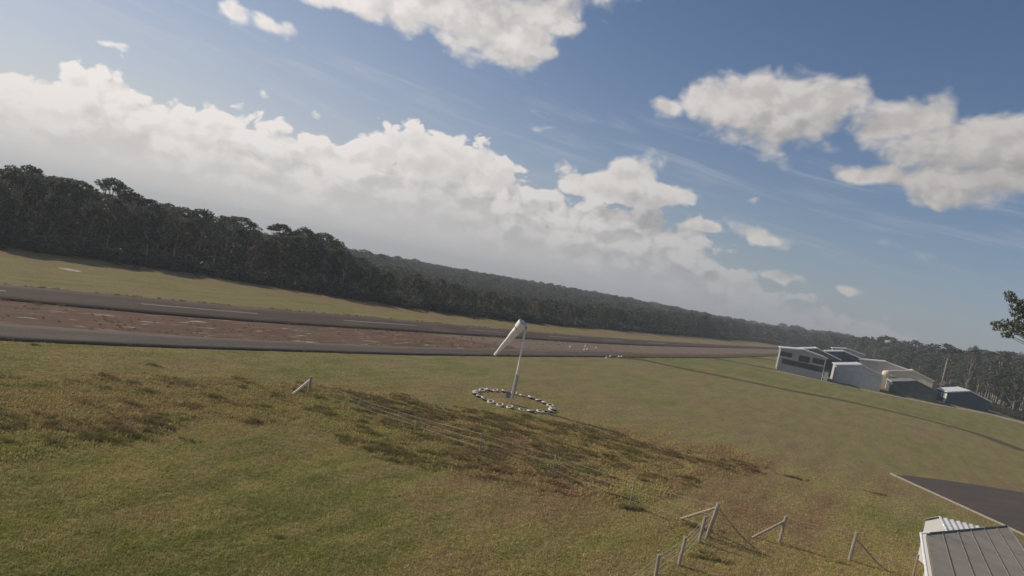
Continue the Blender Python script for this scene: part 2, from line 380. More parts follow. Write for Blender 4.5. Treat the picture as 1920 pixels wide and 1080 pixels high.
def strip_mat(name, kind):
    """pavement or gravel along a strip; UV is metres along / across"""
    m = bpy.data.materials.new(name); m.use_nodes = True; N = NT(m.node_tree); b = N.n['Principled BSDF']
    uv = N.new('ShaderNodeUVMap').outputs['UV']
    lng = N.v('MULTIPLY', uv, (0.10, 1.0, 1.0)); ge = N.new('ShaderNodeNewGeometry'); pos = ge.outputs['Position']
    a = N.noise(lng, 1.4, 5, 0.6); f = N.noise(pos, 9.0, 3, 0.7); big = N.noise(uv, 0.13, 4, 0.6)
    if kind == 'bitumen':
        c = N.mix(N.step(a, 0.3, 0.7), (0.056, 0.039, 0.031), (0.080, 0.057, 0.045))
        c = N.mix(N.m('MULTIPLY', N.step(big, 0.5, 0.7), 0.6), c, (0.115, 0.085, 0.068))
        c = N.mix(N.m('MULTIPLY', N.step(N.noise(N.v('MULTIPLY', uv, (.35, 1.3, 1)), 1.0, 5, .65), .58, .66), .35), c, (.035, .027, .023))
        c = N.mix(N.m('MULTIPLY', N.step(N.noise(N.v('MULTIPLY', uv, (0.02, 2.2, 1)), 1.0, 3, 0.5), 0.58, 0.7), 0.45), c, (0.046, 0.034, 0.029))
        rough = 0.85
    elif kind == 'grey':
        c = N.mix(N.step(a, 0.3, 0.7), (0.078, 0.064, 0.055), (0.102, 0.084, 0.071))
        c = N.mix(N.m('MULTIPLY', N.step(big, 0.48, 0.7), 0.5), c, (0.13, 0.10, 0.076)); rough = 0.85
    elif kind == 'track':
        c = N.mix(N.step(a, 0.3, 0.7), (0.078, 0.062, 0.030), (0.108, 0.084, 0.040)); rough = 0.95
    elif kind == 'smooth':
        c = N.mix(N.step(a, 0.3, 0.7), (0.155, 0.112, 0.088), (0.205, 0.152, 0.116))
        c = N.mix(N.m('MULTIPLY', N.step(big, 0.5, 0.7), 0.5), c, (0.16, 0.13, 0.08)); rough = 0.95
    else:  # raw red gravel, pale sandstone worn through in streaks, some weeds
        c = N.mix(N.step(a, 0.3, 0.7), (0.100, 0.058, 0.040), (0.165, 0.098, 0.068))
        c = N.mix(N.m('MULTIPLY', N.step(big, 0.48, 0.66), 0.7), c, (0.090, 0.076, 0.040))
        s1 = N.noise(N.v('MULTIPLY', uv, (0.30, 1.5, 1)), 1.1, 6, 0.66, 2.0, 0.5); zone = N.noise(uv, 0.055, 2, 0.5)
        pale = N.m('MULTIPLY', N.step(s1, 0.565, 0.65), N.step(zone, 0.32, 0.5))
        c = N.mix(N.m('MULTIPLY', pale, 0.9), c, (0.44, 0.36, 0.29)); rough = 0.95
    c = N.mix(1.0, c, N.mix(N.step(f, 0.25, 0.75), (0.80, 0.80, 0.80), (1.2, 1.2, 1.2)), 'MULTIPLY')
    N.put(b.inputs['Base Color'], c); b.inputs['Roughness'].default_value = rough; b.inputs['Specular IOR Level'].default_value = 0.15
    bp = N.new('ShaderNodeBump'); bp.inputs['Distance'].default_value = 1.0
    N.put(bp.inputs['Height'], N.m('MULTIPLY', N.noise(pos, 5.0, 4, 0.7), 0.015 if kind in ('bitumen', 'grey') else 0.07)); N.l.new(bp.outputs[0], b.inputs['Normal'])
    return m

M = {}
M['white'] = pmat('white_paint', (0.74, 0.72, 0.66), 0.6, var=0.12, scale=6, dirt=(0.35, 0.30, 0.22), dscale=5)
M['galv'] = pmat('galvanised_steel', (0.42, 0.42, 0.40), 0.45, 0.6, 0.4, 0.15, 5)
M['wood'] = pmat('weathered_timber', (0.34, 0.30, 0.24), 0.85, var=0.3, scale=4, bump=0.01, stretch=(6, 6, 0.8))
M['wire'] = pmat('fence_wire', (0.55, 0.52, 0.46), 0.5, 0.2, var=0.1)
M['sock'] = pmat('windsock_canvas', (0.95, 0.93, 0.88), 0.85, var=0.06, scale=5, bump=0.02, bscale=6, dirt=(0.70, 0.64, 0.54), dscale=3)
M['mast'] = pmat('cream_mast_paint', (0.82, 0.77, 0.64), 0.5, var=0.08)
M['tyre'] = pmat('white_painted_rubber', (0.62, 0.57, 0.45), 0.7, var=0.25, scale=6, dirt=(0.10, 0.09, 0.07), dscale=2.6)
M['rubber'] = pmat('black_rubber', (0.055, 0.05, 0.045), 0.85)
M['box'] = pmat('grey_steel', (0.20, 0.21, 0.23), 0.6, var=0.2)
M['roof'] = pmat('zinc_roof', (0.74, 0.75, 0.75), 0.38, 0.25, 0.5, 0.1, 0.6, dirt=(0.36, 0.34, 0.31), dscale=0.5, corr=(1, 0.25, 0.012))
M['seam'] = pmat('roof_seam_metal', (0.19, 0.17, 0.15), 0.75, var=.2)
M['roof_dark'] = pmat('grey_roof', (0.21, 0.21, 0.21), 0.6, 0.1, 0.4, 0.15, 0.7, dirt=(0.13, 0.12, 0.11), dscale=0.8, corr=(1, 0.25, 0.012))
M['trim'] = pmat('pale_trim', (0.72, 0.72, 0.70), 0.5, var=0.08)
M['glass'] = pmat('dark_glass', (0.020, 0.026, 0.034), 0.12, 0.0, 0.6, 0.2, 1.0)
M['mouth_shade'] = pmat('interior_shade', (0.030, 0.032, 0.036), 0.8)  # shade inside the rear hangars, held as a dark colour
M['fibro'] = pmat('pale_grey_cladding', (0.34, 0.35, 0.36), 0.6, var=0.07, scale=0.7, dirt=(0.30, 0.29, 0.27), dscale=0.6, corr=(0, 0.3, 0.01))
M['offwhite'] = pmat('off_white_cladding', (0.53, 0.53, 0.53), 0.6, var=0.06, scale=0.7, dirt=(0.42, 0.40, 0.37), dscale=0.6, corr=(0, 0.3, 0.01))
M['green'] = pmat('dark_green_cladding', (0.075, 0.100, 0.092), 0.6, var=0.12, scale=0.8, corr=(0, 0.3, 0.01))
M['navy'] = pmat('navy_cladding', (0.030, 0.066, 0.095), 0.6, var=0.15, scale=0.8, corr=(0, 0.3, 0.01))
M['cream'] = pmat('cream_cladding', (0.70, 0.62, 0.46), 0.6, var=0.08, scale=0.8, corr=(0, 0.3, 0.01))
M['beige'] = pmat('beige_cladding', (0.42, 0.37, 0.34), 0.6, var=0.08, scale=0.8, corr=(0, 0.3, 0.01))
M['conc'] = pmat('concrete', (0.30, 0.29, 0.26), 0.9, var=0.15, scale=0.6, bump=0.004)
M['leaf'] = leaf_mat('gum_leaves', (0.050, 0.070, 0.060), (0.108, 0.124, 0.088))
M['leafdry'] = leaf_mat('dry_gum_leaves', (0.078, 0.086, 0.064), (0.142, 0.130, 0.088))
M['scrub'] = leaf_mat('scrub_leaves', (0.052, 0.066, 0.050), (0.085, 0.096, 0.070))
M['greyscrub'] = leaf_mat('grey_scrub_leaves', (0.11, 0.115, 0.08), (0.14, 0.14, 0.10))
M['bark'] = pmat('pale_gum_bark', (0.33, 0.30, 0.25), 0.85, var=0.35, scale=1.6, bump=0.02, stretch=(3, 3, 0.6), dirt=(0.10, 0.08, 0.06), dscale=1.2)
M['ground'] = ground_mat()

# ---------------------------------------------------------------- terrain
TREELINE = [(-260, -160), (-150, -10), (-86, 58), (-61, 82), (-55, 91), (-44, 101.6), (-31.6, 109), (-19.9, 116), (-7.8, 127.7), (6.1, 150.4),
            (42.8, 217.7), (92, 305), (138.6, 393.7), (172, 436), (196, 415), (176, 320), (162, 250), (150, 212), (137, 186), (130, 166),
            (135, 150), (160, 128), (240, 90), (330, -160)]
FRONT = [(-400, 250), (-100, 308), (0, 324), (110, 338), (150, 362), (200, 362), (240, 372), (300, 388), (380, 402), (430, 418), (500, 440), (560, 436), (600, 448), (640, 468),
         (670, 482), (720, 502), (780, 518), (830, 532), (900, 548), (1000, 562), (1100, 572), (1200, 582), (1300, 596), (1400, 612), (1500, 626),
         (1600, 640), (1700, 657), (1830, 672), (1930, 676), (2300, 740)]
RIDGE = [(-400, 270), (0, 340), (300, 404), (480, 444), (600, 460), (650, 471), (700, 479), (760, 488), (850, 504), (950, 521), (1040, 536), (1130, 551),
         (1210, 567), (1300, 585), (1400, 603), (1500, 618), (1560, 626), (1640, 644), (1700, 654), (1760, 663), (1830, 672), (1900, 676), (2300, 745)]
def prof(L):
    a = np.array([azel(*p) for p in L]); return a[:, 0], np.tan(a[:, 1])
FA, FT = prof(FRONT); RA, RT = prof(RIDGE)
def fdist(x, y): return -poly_sd(x, y, TREELINE)   # + inside the forest
# distance from the camera to the forest edge by bearing
_az = np.linspace(-1.2, 1.2, 481); _d = np.arange(20, 600, 2.0)
_X = np.outer(np.sin(_az), _d); _Y = np.outer(np.cos(_az), _d); _in = fdist(_X, _Y) > 0
EDGE = np.where(_in.any(1), _d[np.argmax(_in, 1)], 300.0)
def terrain(x, y):
    s = fdist(x, y); az = np.arctan2(x, np.maximum(y, 1e-3)); d = np.hypot(x, y)
    az = np.where(y <= 0, np.sign(x) * 1.5, az)
    tf = np.interp(az, FA, FT); tr = np.interp(az, RA, RT); ed = np.interp(az, _az, EDGE)
    h0 = H + tf * ed                                   # canopy height at the edge
    k = sst(np.maximum(d - ed, 0), 0, 330)
    ztop = H + (tf * (1 - k) + tr * k) * d
    z = np.where(s > 0, (ztop - h0) * sst(s, 0, 12), 0.0)
    z = np.where(y <= 0, 0, z)
    drop = sst(d, 950, 2600); z = z * (1 - drop) - 130 * drop
    z += drop * (fbm(x / 3000, y / 3000, 3, 5) - 0.5) * 70
    rng_ = sst(d, 16000, 24000) * (1 - sst(d, 30000, 42000))
    z += rng_ * (20 + 110 * fbm(x / 9000 + 3, y / 9000, 4, 9))
    return z, s, d
ROUGH = [(-80, 702), (150, 705), (400, 705), (560, 722), (640, 722), (760, 745), (880, 768), (1060, 788), (1130, 797), (1300, 830), (1440, 852), (1450, 872),
         (1340, 900), (1200, 960), (1000, 930), (800, 885), (660, 835), (560, 800), (420, 792), (330, 812), (200, 832), (0, 858), (-80, 850)]
BROWN = [(660, 770), (900, 790), (1150, 800), (1500, 870), (1620, 930), (1500, 1010), (1100, 1000), (900, 950), (760, 860)]
GREEN = [(-80, 835), (400, 805), (620, 850), (760, 930), (760, 1120), (-80, 1120)]
MOWN = [(1195, 666), (1455, 664), (1455, 694), (1570, 717), (1754, 757), (1925, 796), (1925, 846), (1833, 811), (1671, 770), (1480, 731), (1340, 702), (1246, 683)]
NEARTAX = [(-80, 648), (640, 664), (1110, 670), (1100, 692), (700, 712), (300, 705), (-80, 690)]
def ground_maps(x, y):
    z0 = np.zeros_like(x); px, py = projv(x, y, z0); ok = y > 10
    jx = (fbm(x / 3, y / 3, 3, 21) - .5) * 60; jy = (fbm(x / 3, y / 3, 3, 31) - .5) * 34
    rough = np.where(ok, sst(poly_sd(px + jx, py + jy, ROUGH), -8, 14), 0)
    tint = 0.50 + 0 * x
    tint = tint + np.where(ok, 0.20 * sst(poly_sd(px + jx, py + jy, BROWN), -40, 40), 0)
    tint = tint - np.where(ok, 0.30 * sst(poly_sd(px + jx, py + jy, GREEN), -60, 50), 0)
    tint = tint - np.where(ok, 0.36 * sst(poly_sd(px, py, MOWN), -2, 5), 0) - np.where(ok, .14 * sst(poly_sd(px + jx, py + jy * .6, NEARTAX), -12, 12), 0)
    s = fdist(x, y)
    wv = (fbm(x / 14, y / 14, 3, 41) - .5) * 10
    vg = sst(s + wv, -22, -8) * (1 - sst(s, -1, 3))        # dry strip along the trees
    mow = np.where((s < 0) & (y > 70) & (x < 60), sst(s, -44, -20), 0)
    tint = tint - 0.22 * mow * (1 - vg) + 0.22 * vg
    rough = np.maximum(rough, 0.55 * vg)
    return rough, np.clip(tint, 0, 1.1)

def axis(lo, hi, f0, f1, df, m0, m1, dm):
    a = list(np.arange(f0, f1 + 1e-6, df))
    q = f1
    while q < m1: q += dm; a.append(q)
    st = dm
    while q < hi: st *= 1.22; q += st; a.append(q)
    b = []; q = f0
    while q > m0: q -= dm; b.append(q)
    st = dm
    while q > lo: st *= 1.22; q -= st; b.append(q)
    return np.array(b[::-1] + a)
gx = axis(-42000, 42000, -34, 46, 0.28, -110, 200, 1.6)
gy = axis(-6000, 60000, 15, 66, 0.24, 0, 260, 1.6)
GX, GY = np.meshgrid(gx, gy); X = GX.ravel(); Y = GY.ravel()
Z, S, D = terrain(X, Y)
RO, TI = ground_maps(X, Y)
fine = sst(Y, 8, 14) * (1 - sst(Y, 66, 72)) * sst(X, -40, -34) * (1 - sst(X, 46, 54))
tus = sst(fbm(X / 1.1, Y / 0.6, 3, 3), 0.48, 0.64)
clear = np.ones_like(X)
BUMP = fine * (RO * (0.07 * fbm(X / 3.2, Y / 3.2, 3, 8) + 0.05 * tus * sst(RO, 0.2, 0.9)) + 0.05 * (fbm(X / 2.3, Y / 2.3, 3, 12) - 0.5) + 0.03 * (fbm(X / .6, Y / .6, 2, 15) - .5))
TAX_LO = [(-60, 634), (0, 638), (167, 647), (333, 653), (640, 662), (760, 666), (993, 668), (1110, 669)]
tl = np.array([gp(*p)[:2] for p in TAX_LO])
clear *= sst(np.interp(Y, tl[:, 1], tl[:, 0]) - X, -3.0, -1.2) * 0 + sst(X - np.interp(Y, tl[:, 1], tl[:, 0]), 0.3, 3.0)
clear *= sst(np.hypot(X - 1.9, Y - 51.3), 2.6, 4.5) * 0.7 + 0.3
drv = poly_sd(X, Y, [(32.5, 55.5), (37, 55), (62, 52), (62, 20), (36.8, 20), (34.2, 44)])
clear *= 1 - sst(drv, -1.0, 0.0)
BUMP = BUMP * clear
def sample_bump(px, py):
    i = np.clip(np.searchsorted(gx, px), 1, len(gx) - 1); j = np.clip(np.searchsorted(gy, py), 1, len(gy) - 1)
    B = BUMP.reshape(GX.shape)
    tx = (px - gx[i - 1]) / (gx[i] - gx[i - 1]); ty = (py - gy[j - 1]) / (gy[j] - gy[j - 1])
    return (B[j - 1, i - 1] * (1 - tx) + B[j - 1, i] * tx) * (1 - ty) + (B[j, i - 1] * (1 - tx) + B[j, i] * tx) * ty
def zg(x, y): return float(sample_bump(np.array([x]), np.array([y]))[0])
V = np.stack([X, Y, Z + BUMP], -1); nx, ny = len(gx), len(gy)
ii = (np.arange(ny - 1)[:, None] * nx + np.arange(nx - 1)[None]).ravel()
gm = np_mesh('ground', V, np.stack([ii, ii + 1, ii + 1 + nx, ii + nx], -1), [M['ground']], smooth=True)
for nm, arr in (('rough', RO), ('tint', TI), ('litter', sst(S, -1, 3) * (1 - sst(D, 900, 1500))), ('far', sst(D, 600, 1400))):
    a = gm.attributes.new(nm, 'FLOAT', 'POINT'); a.data.foreach_set('value', arr.astype(np.float32))
tag(link('ground', gm), kind='structure')

# ---------------------------------------------------------------- pavements
def resample(P, step):
    P = np.asarray(P, float); L = np.r_[0, np.cumsum(np.hypot(*np.diff(P, axis=0).T))]
    n = max(int(L[-1] / step), 2); t = np.linspace(0, L[-1], n)
    # smooth the hand-read polyline a little
    x, y = np.interp(t, L, P[:, 0]), np.interp(t, L, P[:, 1]); k = max(3, int(n * 0.06)) | 1
    pad = lambda a: np.r_[2 * a[0] - a[k // 2:0:-1], a, 2 * a[-1] - a[-2:-k // 2 - 1:-1]]
    ker = np.ones(k) / k
    return np.stack([np.convolve(pad(x), ker, 'valid')[:n], np.convolve(pad(y), ker, 'valid')[:n]], -1)
def ext(P, a=40, b=40):
    P = np.asarray(P, float); d0 = P[0] - P[1]; d1 = P[-1] - P[-2]
    return np.vstack([P[0] + d0 / np.linalg.norm(d0) * a, P, P[-1] + d1 / np.linalg.norm(d1) * b])
def strip(name, A, B, z, mat, thick=0.0, n=260, m=4, jag=0.10, **kw):
    """sheet between two edge polylines, ragged edges, optional raised edge"""
    A = resample(A, 1); B = resample(B, 1)
    t = np.linspace(0, 1, n) ** 1.6
    ia = lambda P: np.stack([np.interp(t, np.linspace(0, 1, len(P)), P[:, 0]), np.interp(t, np.linspace(0, 1, len(P)), P[:, 1])], -1)
    A, B = ia(A), ia(B); w = B - A; wl = np.linalg.norm(w, axis=1, keepdims=True); wn = w / wl
    ja = (fbm(A[:, 0] * .9, A[:, 1] * .9, 3, 51) - .5)[:, None] * jag * 4; jb = (fbm(B[:, 0] * .9, B[:, 1] * .9, 3, 61) - .5)[:, None] * jag * 4
    A = A + wn * ja; B = B + wn * jb
    Lc = np.r_[0, np.cumsum(np.linalg.norm(np.diff((A + B) / 2, axis=0), axis=1))]
    vs = []; uv = []
    for j in range(m + 1):
        k = j / m; P = A * (1 - k) + B * k
        vs.append(np.c_[P, np.full(n, z)]); uv.append(np.c_[Lc, k * np.linalg.norm(B - A, axis=1)])
    fs = [(j * n + i, j * n + i + 1, (j + 1) * n + i + 1, (j + 1) * n + i) for j in range(m) for i in range(n - 1)]
    if thick:
        for P, fl in ((A, 0), (B, 1)):
            base = len(vs) * n; edge = 0 if fl == 0 else m * n
            vs.append(np.c_[P, np.full(n, z - thick)]); uv.append(np.c_[Lc, np.zeros(n)])
            for i in range(n - 1):
                q = (edge + i, edge + i + 1, base + i + 1, base + i); fs.append(q if fl else q[::-1])
    me = np_mesh(name, np.vstack(vs), np.array(fs), [mat]); U = np.vstack(uv)
    ul = me.uv_layers.new(name='UVMap'); li = np.zeros(len(me.loops), np.int32); me.loops.foreach_get('vertex_index', li)
    ul.data.foreach_set('uv', U[li].astype(np.float32).ravel())
    # faces up
    nrm = np.zeros(len(me.polygons) * 3, np.float32); me.polygons.foreach_get('normal', nrm)
    if nrm.reshape(-1, 3)[:m * (n - 1), 2].mean() < 0: me.flip_normals()
    return tag(link(name, me, kw.pop('parent', None)), kind='structure', **kw)
G = lambda L: np.array([gp(*p)[:2] for p in L])
rw_far = ext(G([(0, 532), (200, 550), (400, 572), (560, 583), (760, 600), (993, 622), (1200, 637), (1340, 646), (1460, 651)]), 45, 30)
rw_near = ext(G([(0, 563), (187, 582), (400, 600), (560, 610), (760, 622), (960, 634), (1060, 641), (1200, 648), (1460, 655)]), 45, 30)
tx_up = ext(G([(0, 608), (200, 622), (400, 635), (560, 643), (760, 652), (993, 657), (1132, 659), (1200, 663), (1344, 664.5), (1454, 662.5)]), 35, 40)
tx_lo = ext(G([(0, 638), (167, 647), (333, 653), (640, 662), (760, 666), (993, 669), (1110, 669.5), (1202, 671), (1340, 671.5), (1397, 670), (1454, 668)]), 35, 40)
strip('gravel_median', rw_near, tx_up, 0.008, strip_mat('red_gravel', 'gravel'), jag=0.0)
runway = strip('runway', rw_far, rw_near, 0.014, strip_mat('runway_bitumen', 'bitumen'), thick=0.014, jag=0.12)
cutp = lambda P, x0, x1: np.vstack([[np.interp(x0, P[:, 0], P[:, 0]), np.interp(x0, P[:, 0], P[:, 1])], P[(P[:, 0] > x0) & (P[:, 0] < x1)], [np.interp(x1, P[:, 0], P[:, 0]), np.interp(x1, P[:, 0], P[:, 1])]])
strip('taxiway', cutp(tx_up, -70, 21.5), cutp(tx_lo, -70, 17.5), 0.07, strip_mat('taxiway_bitumen', 'grey'), thick=0.07, jag=0.14)
strip('vehicle_track', cutp(tx_up, 21.2, 125), cutp(tx_lo, 17.2, 112), 0.05, strip_mat('taxi_track', 'track'), thick=0.05, jag=0.2, n=160)
# smoother gravel of the far half of the median
far_a = ext(G([(800, 626), (960, 635), (1060, 642), (1200, 649), (1460, 655.5)]), 1, 25)
far_b = ext(G([(1000, 655), (1132, 657.5), (1200, 662), (1344, 663.6), (1454, 661.8)]), 1, 25)
strip('gravel_shoulder', far_a, far_b, 0.011, strip_mat('brown_gravel', 'smooth'), jag=0.0)
M['line'] = pmat('worn_line_paint', (0.27, 0.25, 0.23), 0.8, var=0.25, scale=2, dirt=(0.10, 0.085, 0.075), dscale=1.5)
for (a, b) in (((-30, 540), (12, 546)), ((265, 569.5), (483, 588)), ((645, 600.5), (780, 610)), ((875, 617.5), (945, 623.5)), ((1028, 630), (1086, 634)), ((1130, 637), (1168, 639.5)), ((1215, 642.4), (1245, 643.8))):
    p, q = gp(*a, 0.018), gp(*b, 0.018); d = (q - p)[:2]; d /= np.linalg.norm(d); nrm = np.array([-d[1], d[0]]) * 0.16
    mb = MB(); mb.add([(*(p[:2] - nrm), .0185), (*(q[:2] - nrm), .0185), (*(q[:2] + nrm), .0185), (*(p[:2] + nrm), .0185)], [(0, 1, 2, 3)])
    mb.build('centre_line_dash', M['line'], runway)
def ribbon(name, L, w, z, mat, jag=0.15, **kw):
    P = resample(G(L), 1.0); t = np.gradient(P, axis=0); t /= np.linalg.norm(t, axis=1, keepdims=True); nn = np.c_[-t[:, 1], t[:, 0]]
    return strip(name, P - nn * w / 2, P + nn * w / 2, z, mat, n=160, m=2, jag=jag, **kw)
TM = strip_mat('earth_track', 'track')
ribbon('vehicle_track', [(1150, 668.5), (1202, 673), (1246, 684), (1340, 703), (1400, 715), (1480, 732), (1576, 749.5), (1671, 771), (1779, 798), (1833, 813), (1925, 848)], 3.0, 0.012, TM)
ribbon('vehicle_track', [(1335, 671.5), (1370, 677), (1410, 685), (1460, 694)], 3.2, 0.012, TM)
ribbon('vehicle_track', [(1400, 669), (1430, 672.5), (1462, 678)], 3.0, 0.012, TM)
strip('apron', G([(1455, 695.0), (1541, 713), (1650, 736.5), (1754, 757), (1853, 774), (1925, 793)]), G([(1455, 696.5), (1541, 714.3), (1650, 738.2), (1754, 759.3), (1853, 777), (1925, 797)]), 0.02, pmat('worn_apron', (0.28, 0.26, 0.20), 0.95, var=.2, scale=.5), n=120, jag=0.25)
drive = strip('driveway', G([(1673, 890.5), (1722, 894.5), (1763, 900), (1793, 904), (1865, 915), (1925, 925), (2050, 950)]),
              np.vstack([G([(1675, 891.5), (1700, 903), (1760, 930), (1820, 957.5), (1880, 985)]), [(35.3, 40.0), (36.5, 30.0)]]), 0.03, strip_mat('driveway_bitumen', 'grey'), n=120, m=8, jag=0.0)
k = [gp(1672, 890), gp(1880, 985), np.array([35.2, 40.0, 0])]
for a, b in zip(k[:-1], k[1:]):
    d = b - a; ln = np.linalg.norm(d); MB().box(((a + b) / 2 + np.array([-0.12, 0, 0.07])), (0.10, ln + 0.02, 0.12), math.atan2(d[1], d[0]) - math.pi / 2).build('kerb', M['wood'], drive, bevel=0.015)
# bare sandy patch on the far verge
mb = MB(); c = gp(132, 506)
pts = [(c[0] + math.cos(a) * 1.3 * random.uniform(.6, 1.2), c[1] + math.sin(a) * 0.9 * random.uniform(.6, 1.2), 0.01) for a in np.linspace(0, 2 * math.pi, 16, endpoint=False)]
mb.add(pts, [tuple(range(16))]).build('sand_patch', pmat('pale_sand', (0.40, 0.35, 0.28), 0.95, var=0.2, scale=3), kind='structure')

# ---------------------------------------------------------------- haze
zmin, ztopmost = float((Z + BUMP).min()), 44.0
hb = MB(); hb.box((0, 27000, (zmin - 1 + ztopmost) / 2), (100000, 80000, ztopmost - zmin + 1))
hm = bpy.data.materials.new('haze'); hm.use_nodes = True; N = NT(hm.node_tree); N.n.clear()
pv = N.new('ShaderNodeVolumePrincipled'); pv.inputs['Color'].default_value = (0.84, 0.89, 0.95, 1); pv.inputs['Density'].default_value = 0.00055; pv.inputs['Anisotropy'].default_value = 0.2
oo = N.new('ShaderNodeOutputMaterial'); N.l.new(pv.outputs[0], oo.inputs['Volume'])
haze = hb.build('haze', hm, kind='stuff'); haze.display_type = 'WIRE'

# ---------------------------------------------------------------- hangars
def hangar(name, fl, fr, depth, eave, ridge, wall, roof, label, group, split=0.5, over=0.25, parts=None, cat='hangar', ridge_u=None, barge=None, turn=rad(1.5)):
    """gabled shed; fl, fr: front corners on the ground as seen from the camera"""
    fl, fr = np.array(fl[:2]), np.array(fr[:2]); va = math.atan2(fl[0], fl[1]) - turn; dv = np.array([math.cos(va), -math.sin(va)]); fr = fl - dv * ((fl[0] * fr[1] - fl[1] * fr[0]) / (dv[0] * fr[1] - dv[1] * fr[0]))
    w = float(np.linalg.norm(fr - fl)); rz = math.atan2(*(fr - fl)[::-1])
    t = empty(name, (fl[0], fl[1], 0), rz, label=label, cat=cat, group=group)
    ru = (ridge_u if ridge_u else split * w); d = depth
    P = [(0, 0, 0), (w, 0, 0), (w, 0, eave), (ru, 0, ridge), (0, 0, eave)]
    vs = P + [(x, y + d, z) for x, y, z in P]
    MB().add(vs, [(0, 1, 2, 3, 4), (9, 8, 7, 6, 5), (1, 6, 7, 2), (0, 4, 9, 5), (0, 5, 6, 1)]).build('walls', wall, t)
    th = 0.10
    for s in (0, 1):
        u0, u1 = (0, ru) if s == 0 else (w, ru); sl = (ridge - eave) / (u1 - u0); ue = u0 + (-over if s == 0 else over); ze = eave + sl * (ue - u0)
        mb = MB(); a = [(ue, -over, ze + .02), (ru, -over, ridge + .02), (ru, d + over, ridge + .02), (ue, d + over, ze + .02)]
        vs = a + [(x, y, z + th) for x, y, z in a]
        fs = [(0, 1, 2, 3), (7, 6, 5, 4), (0, 4, 5, 1), (1, 5, 6, 2), (2, 6, 7, 3), (3, 7, 4, 0)]
        if s == 0: fs = [f[::-1] for f in fs]
        mb.add(vs, fs).build('roof_slope', roof, t)
        # barge board on the front edge
        mb = MB(); q = [(ue, -over - .05, ze - .12), (ru, -over - .05, ridge - .12), (ru, -over - .05, ridge + th + .06), (ue, -over - .05, ze + th + .06)]
        vs = q + [(x, y + .045, z) for x, y, z in q]; fs = [(0, 1, 2, 3), (7, 6, 5, 4), (0, 4, 5, 1), (1, 5, 6, 2), (2, 6, 7, 3), (3, 7, 4, 0)]
        if s == 1: fs = [f[::-1] for f in fs]
        mb.add(vs, fs).build('barge_board', barge or M['trim'], t)
        MB().box((ue + (-.06 if s == 0 else .06), d / 2, ze + .02), (.12, d + 2 * over, .13)).build('gutter', M['trim'], t)
    MB().box((ru, d / 2, ridge + th + .05), (.35, d + 2 * over, .05)).build('ridge_cap', roof, t)
    if parts: parts(t, w, d, eave, ridge)
    return t
def door_leaves(n, u0, u1, h, mat, proud=0.05):
    def f(t, w, d, e, r):
        wd_ = (u1 - u0) * w / n
        for i in range(n):
            MB().box((u0 * w + wd_ * (i + .5), -proud * (1 + (i % 2)), h / 2 + .04), (wd_ - .05, .05, h)).build('door_leaf', mat, t, bevel=.01)
        MB().box(((u0 + u1) / 2 * w, -.13, h + .14), ((u1 - u0) * w + .3, .22, .16)).build('door_track', mat, t)
    return f
def window(t, u0, u1, v0, v1, frame, cols=2, sill=True):
    f = MB(); w = .09
    f.box(((u0 + u1) / 2, -.03, v0 + w / 2), (u1 - u0, .10, w)); f.box(((u0 + u1) / 2, -.03, v1 - w / 2), (u1 - u0, .10, w))
    for u in [u0 + w / 2, u1 - w / 2] + [u0 + (u1 - u0) * i / cols for i in range(1, cols)]: f.box((u, -.032, (v0 + v1) / 2), (w, .10, v1 - v0 - 2 * w))
    fo = f.build('window', frame, t)
    for i in range(cols):
        a = u0 + (u1 - u0) * i / cols; b = u0 + (u1 - u0) * (i + 1) / cols
        MB().box(((a + b) / 2, -.012, (v0 + v1) / 2), (b - a - w - .01, .02, v1 - v0 - 2 * w - .004)).build('pane', M['glass'], fo)
    if sill: MB().box(((u0 + u1) / 2, -.15, v0 - .07), (u1 - u0 + .3, .30, .12)).build('sill', M['trim'], fo)
def club(t, w, d, e, r):
    dk = pmat('dark_window_frame', (0.05, 0.055, 0.065), 0.6)
    window(t, .15, 2.7, 3.45, 4.65, dk, 2); window(t, 4.3, 6.7, 3.2, 4.65, dk, 2, False); window(t, 7.3, 9.9, 3.45, 4.75, dk, 2)
    window(t, .8, 10.0, 1.75, 3.0, dk, 6, False)
    MB().box((10.85, -.06, 1.1), (.9, .07, 2.1)).build('door', M['trim'], t, bevel=.01)
    MB().box((10.6, -.55, 2.55), (1.5, 1.1, .07)).build('porch_roof', M['roof_dark'], t)
    MB().tube([(10.05, -1.0, 0), (10.05, -1.0, 2.5)], .05).build('porch_post', M['trim'], t)
    MB().box((w - .12, -.05, e / 2), (.16, .08, e - .3)).build('downpipe', M['trim'], t)
FRONTROW = 'hangars in the front row by the taxi track'; BACKROW = 'hangars in the row behind'
hangar('club_house', gp(1455.6, 693), gp(1541, 712.5), 14, 5.3, 6.05, M['fibro'], M['roof'], 'pale grey two storey building with dark window bands at the left end of the hangars', FRONTROW, parts=club, cat='building')
hangar('hangar', gp(1563, 714.6), gp(1648.5, 735), 14, 4.0, 5.35, M['offwhite'], M['roof'], 'plain off white gabled hangar right of the windowed two storey building', FRONTROW, turn=rad(4), split=.52, parts=door_leaves(3, .06, .94, 3.1, M['offwhite']))
hangar('hangar', gp(1670, 736.5), gp(1754, 755), 13, 2.8, 4.2, M['green'], M['roof_dark'], 'low dark green hangar in front of the cream gabled one', FRONTROW, turn=rad(5), parts=door_leaves(4, .08, .92, 2.5, M['green']), barge=M['green'])
def navy(t, w, d, e, r):
    for i in range(3):
        for s in (0,):
            MB().box((-.03, 1.2 + i * 2.2, e * .62), (.06, 1.6, 1.3)).build('lit_wall_patch', M['trim'], t)  # pale boxes carry the sunlit look of the left wall as colour
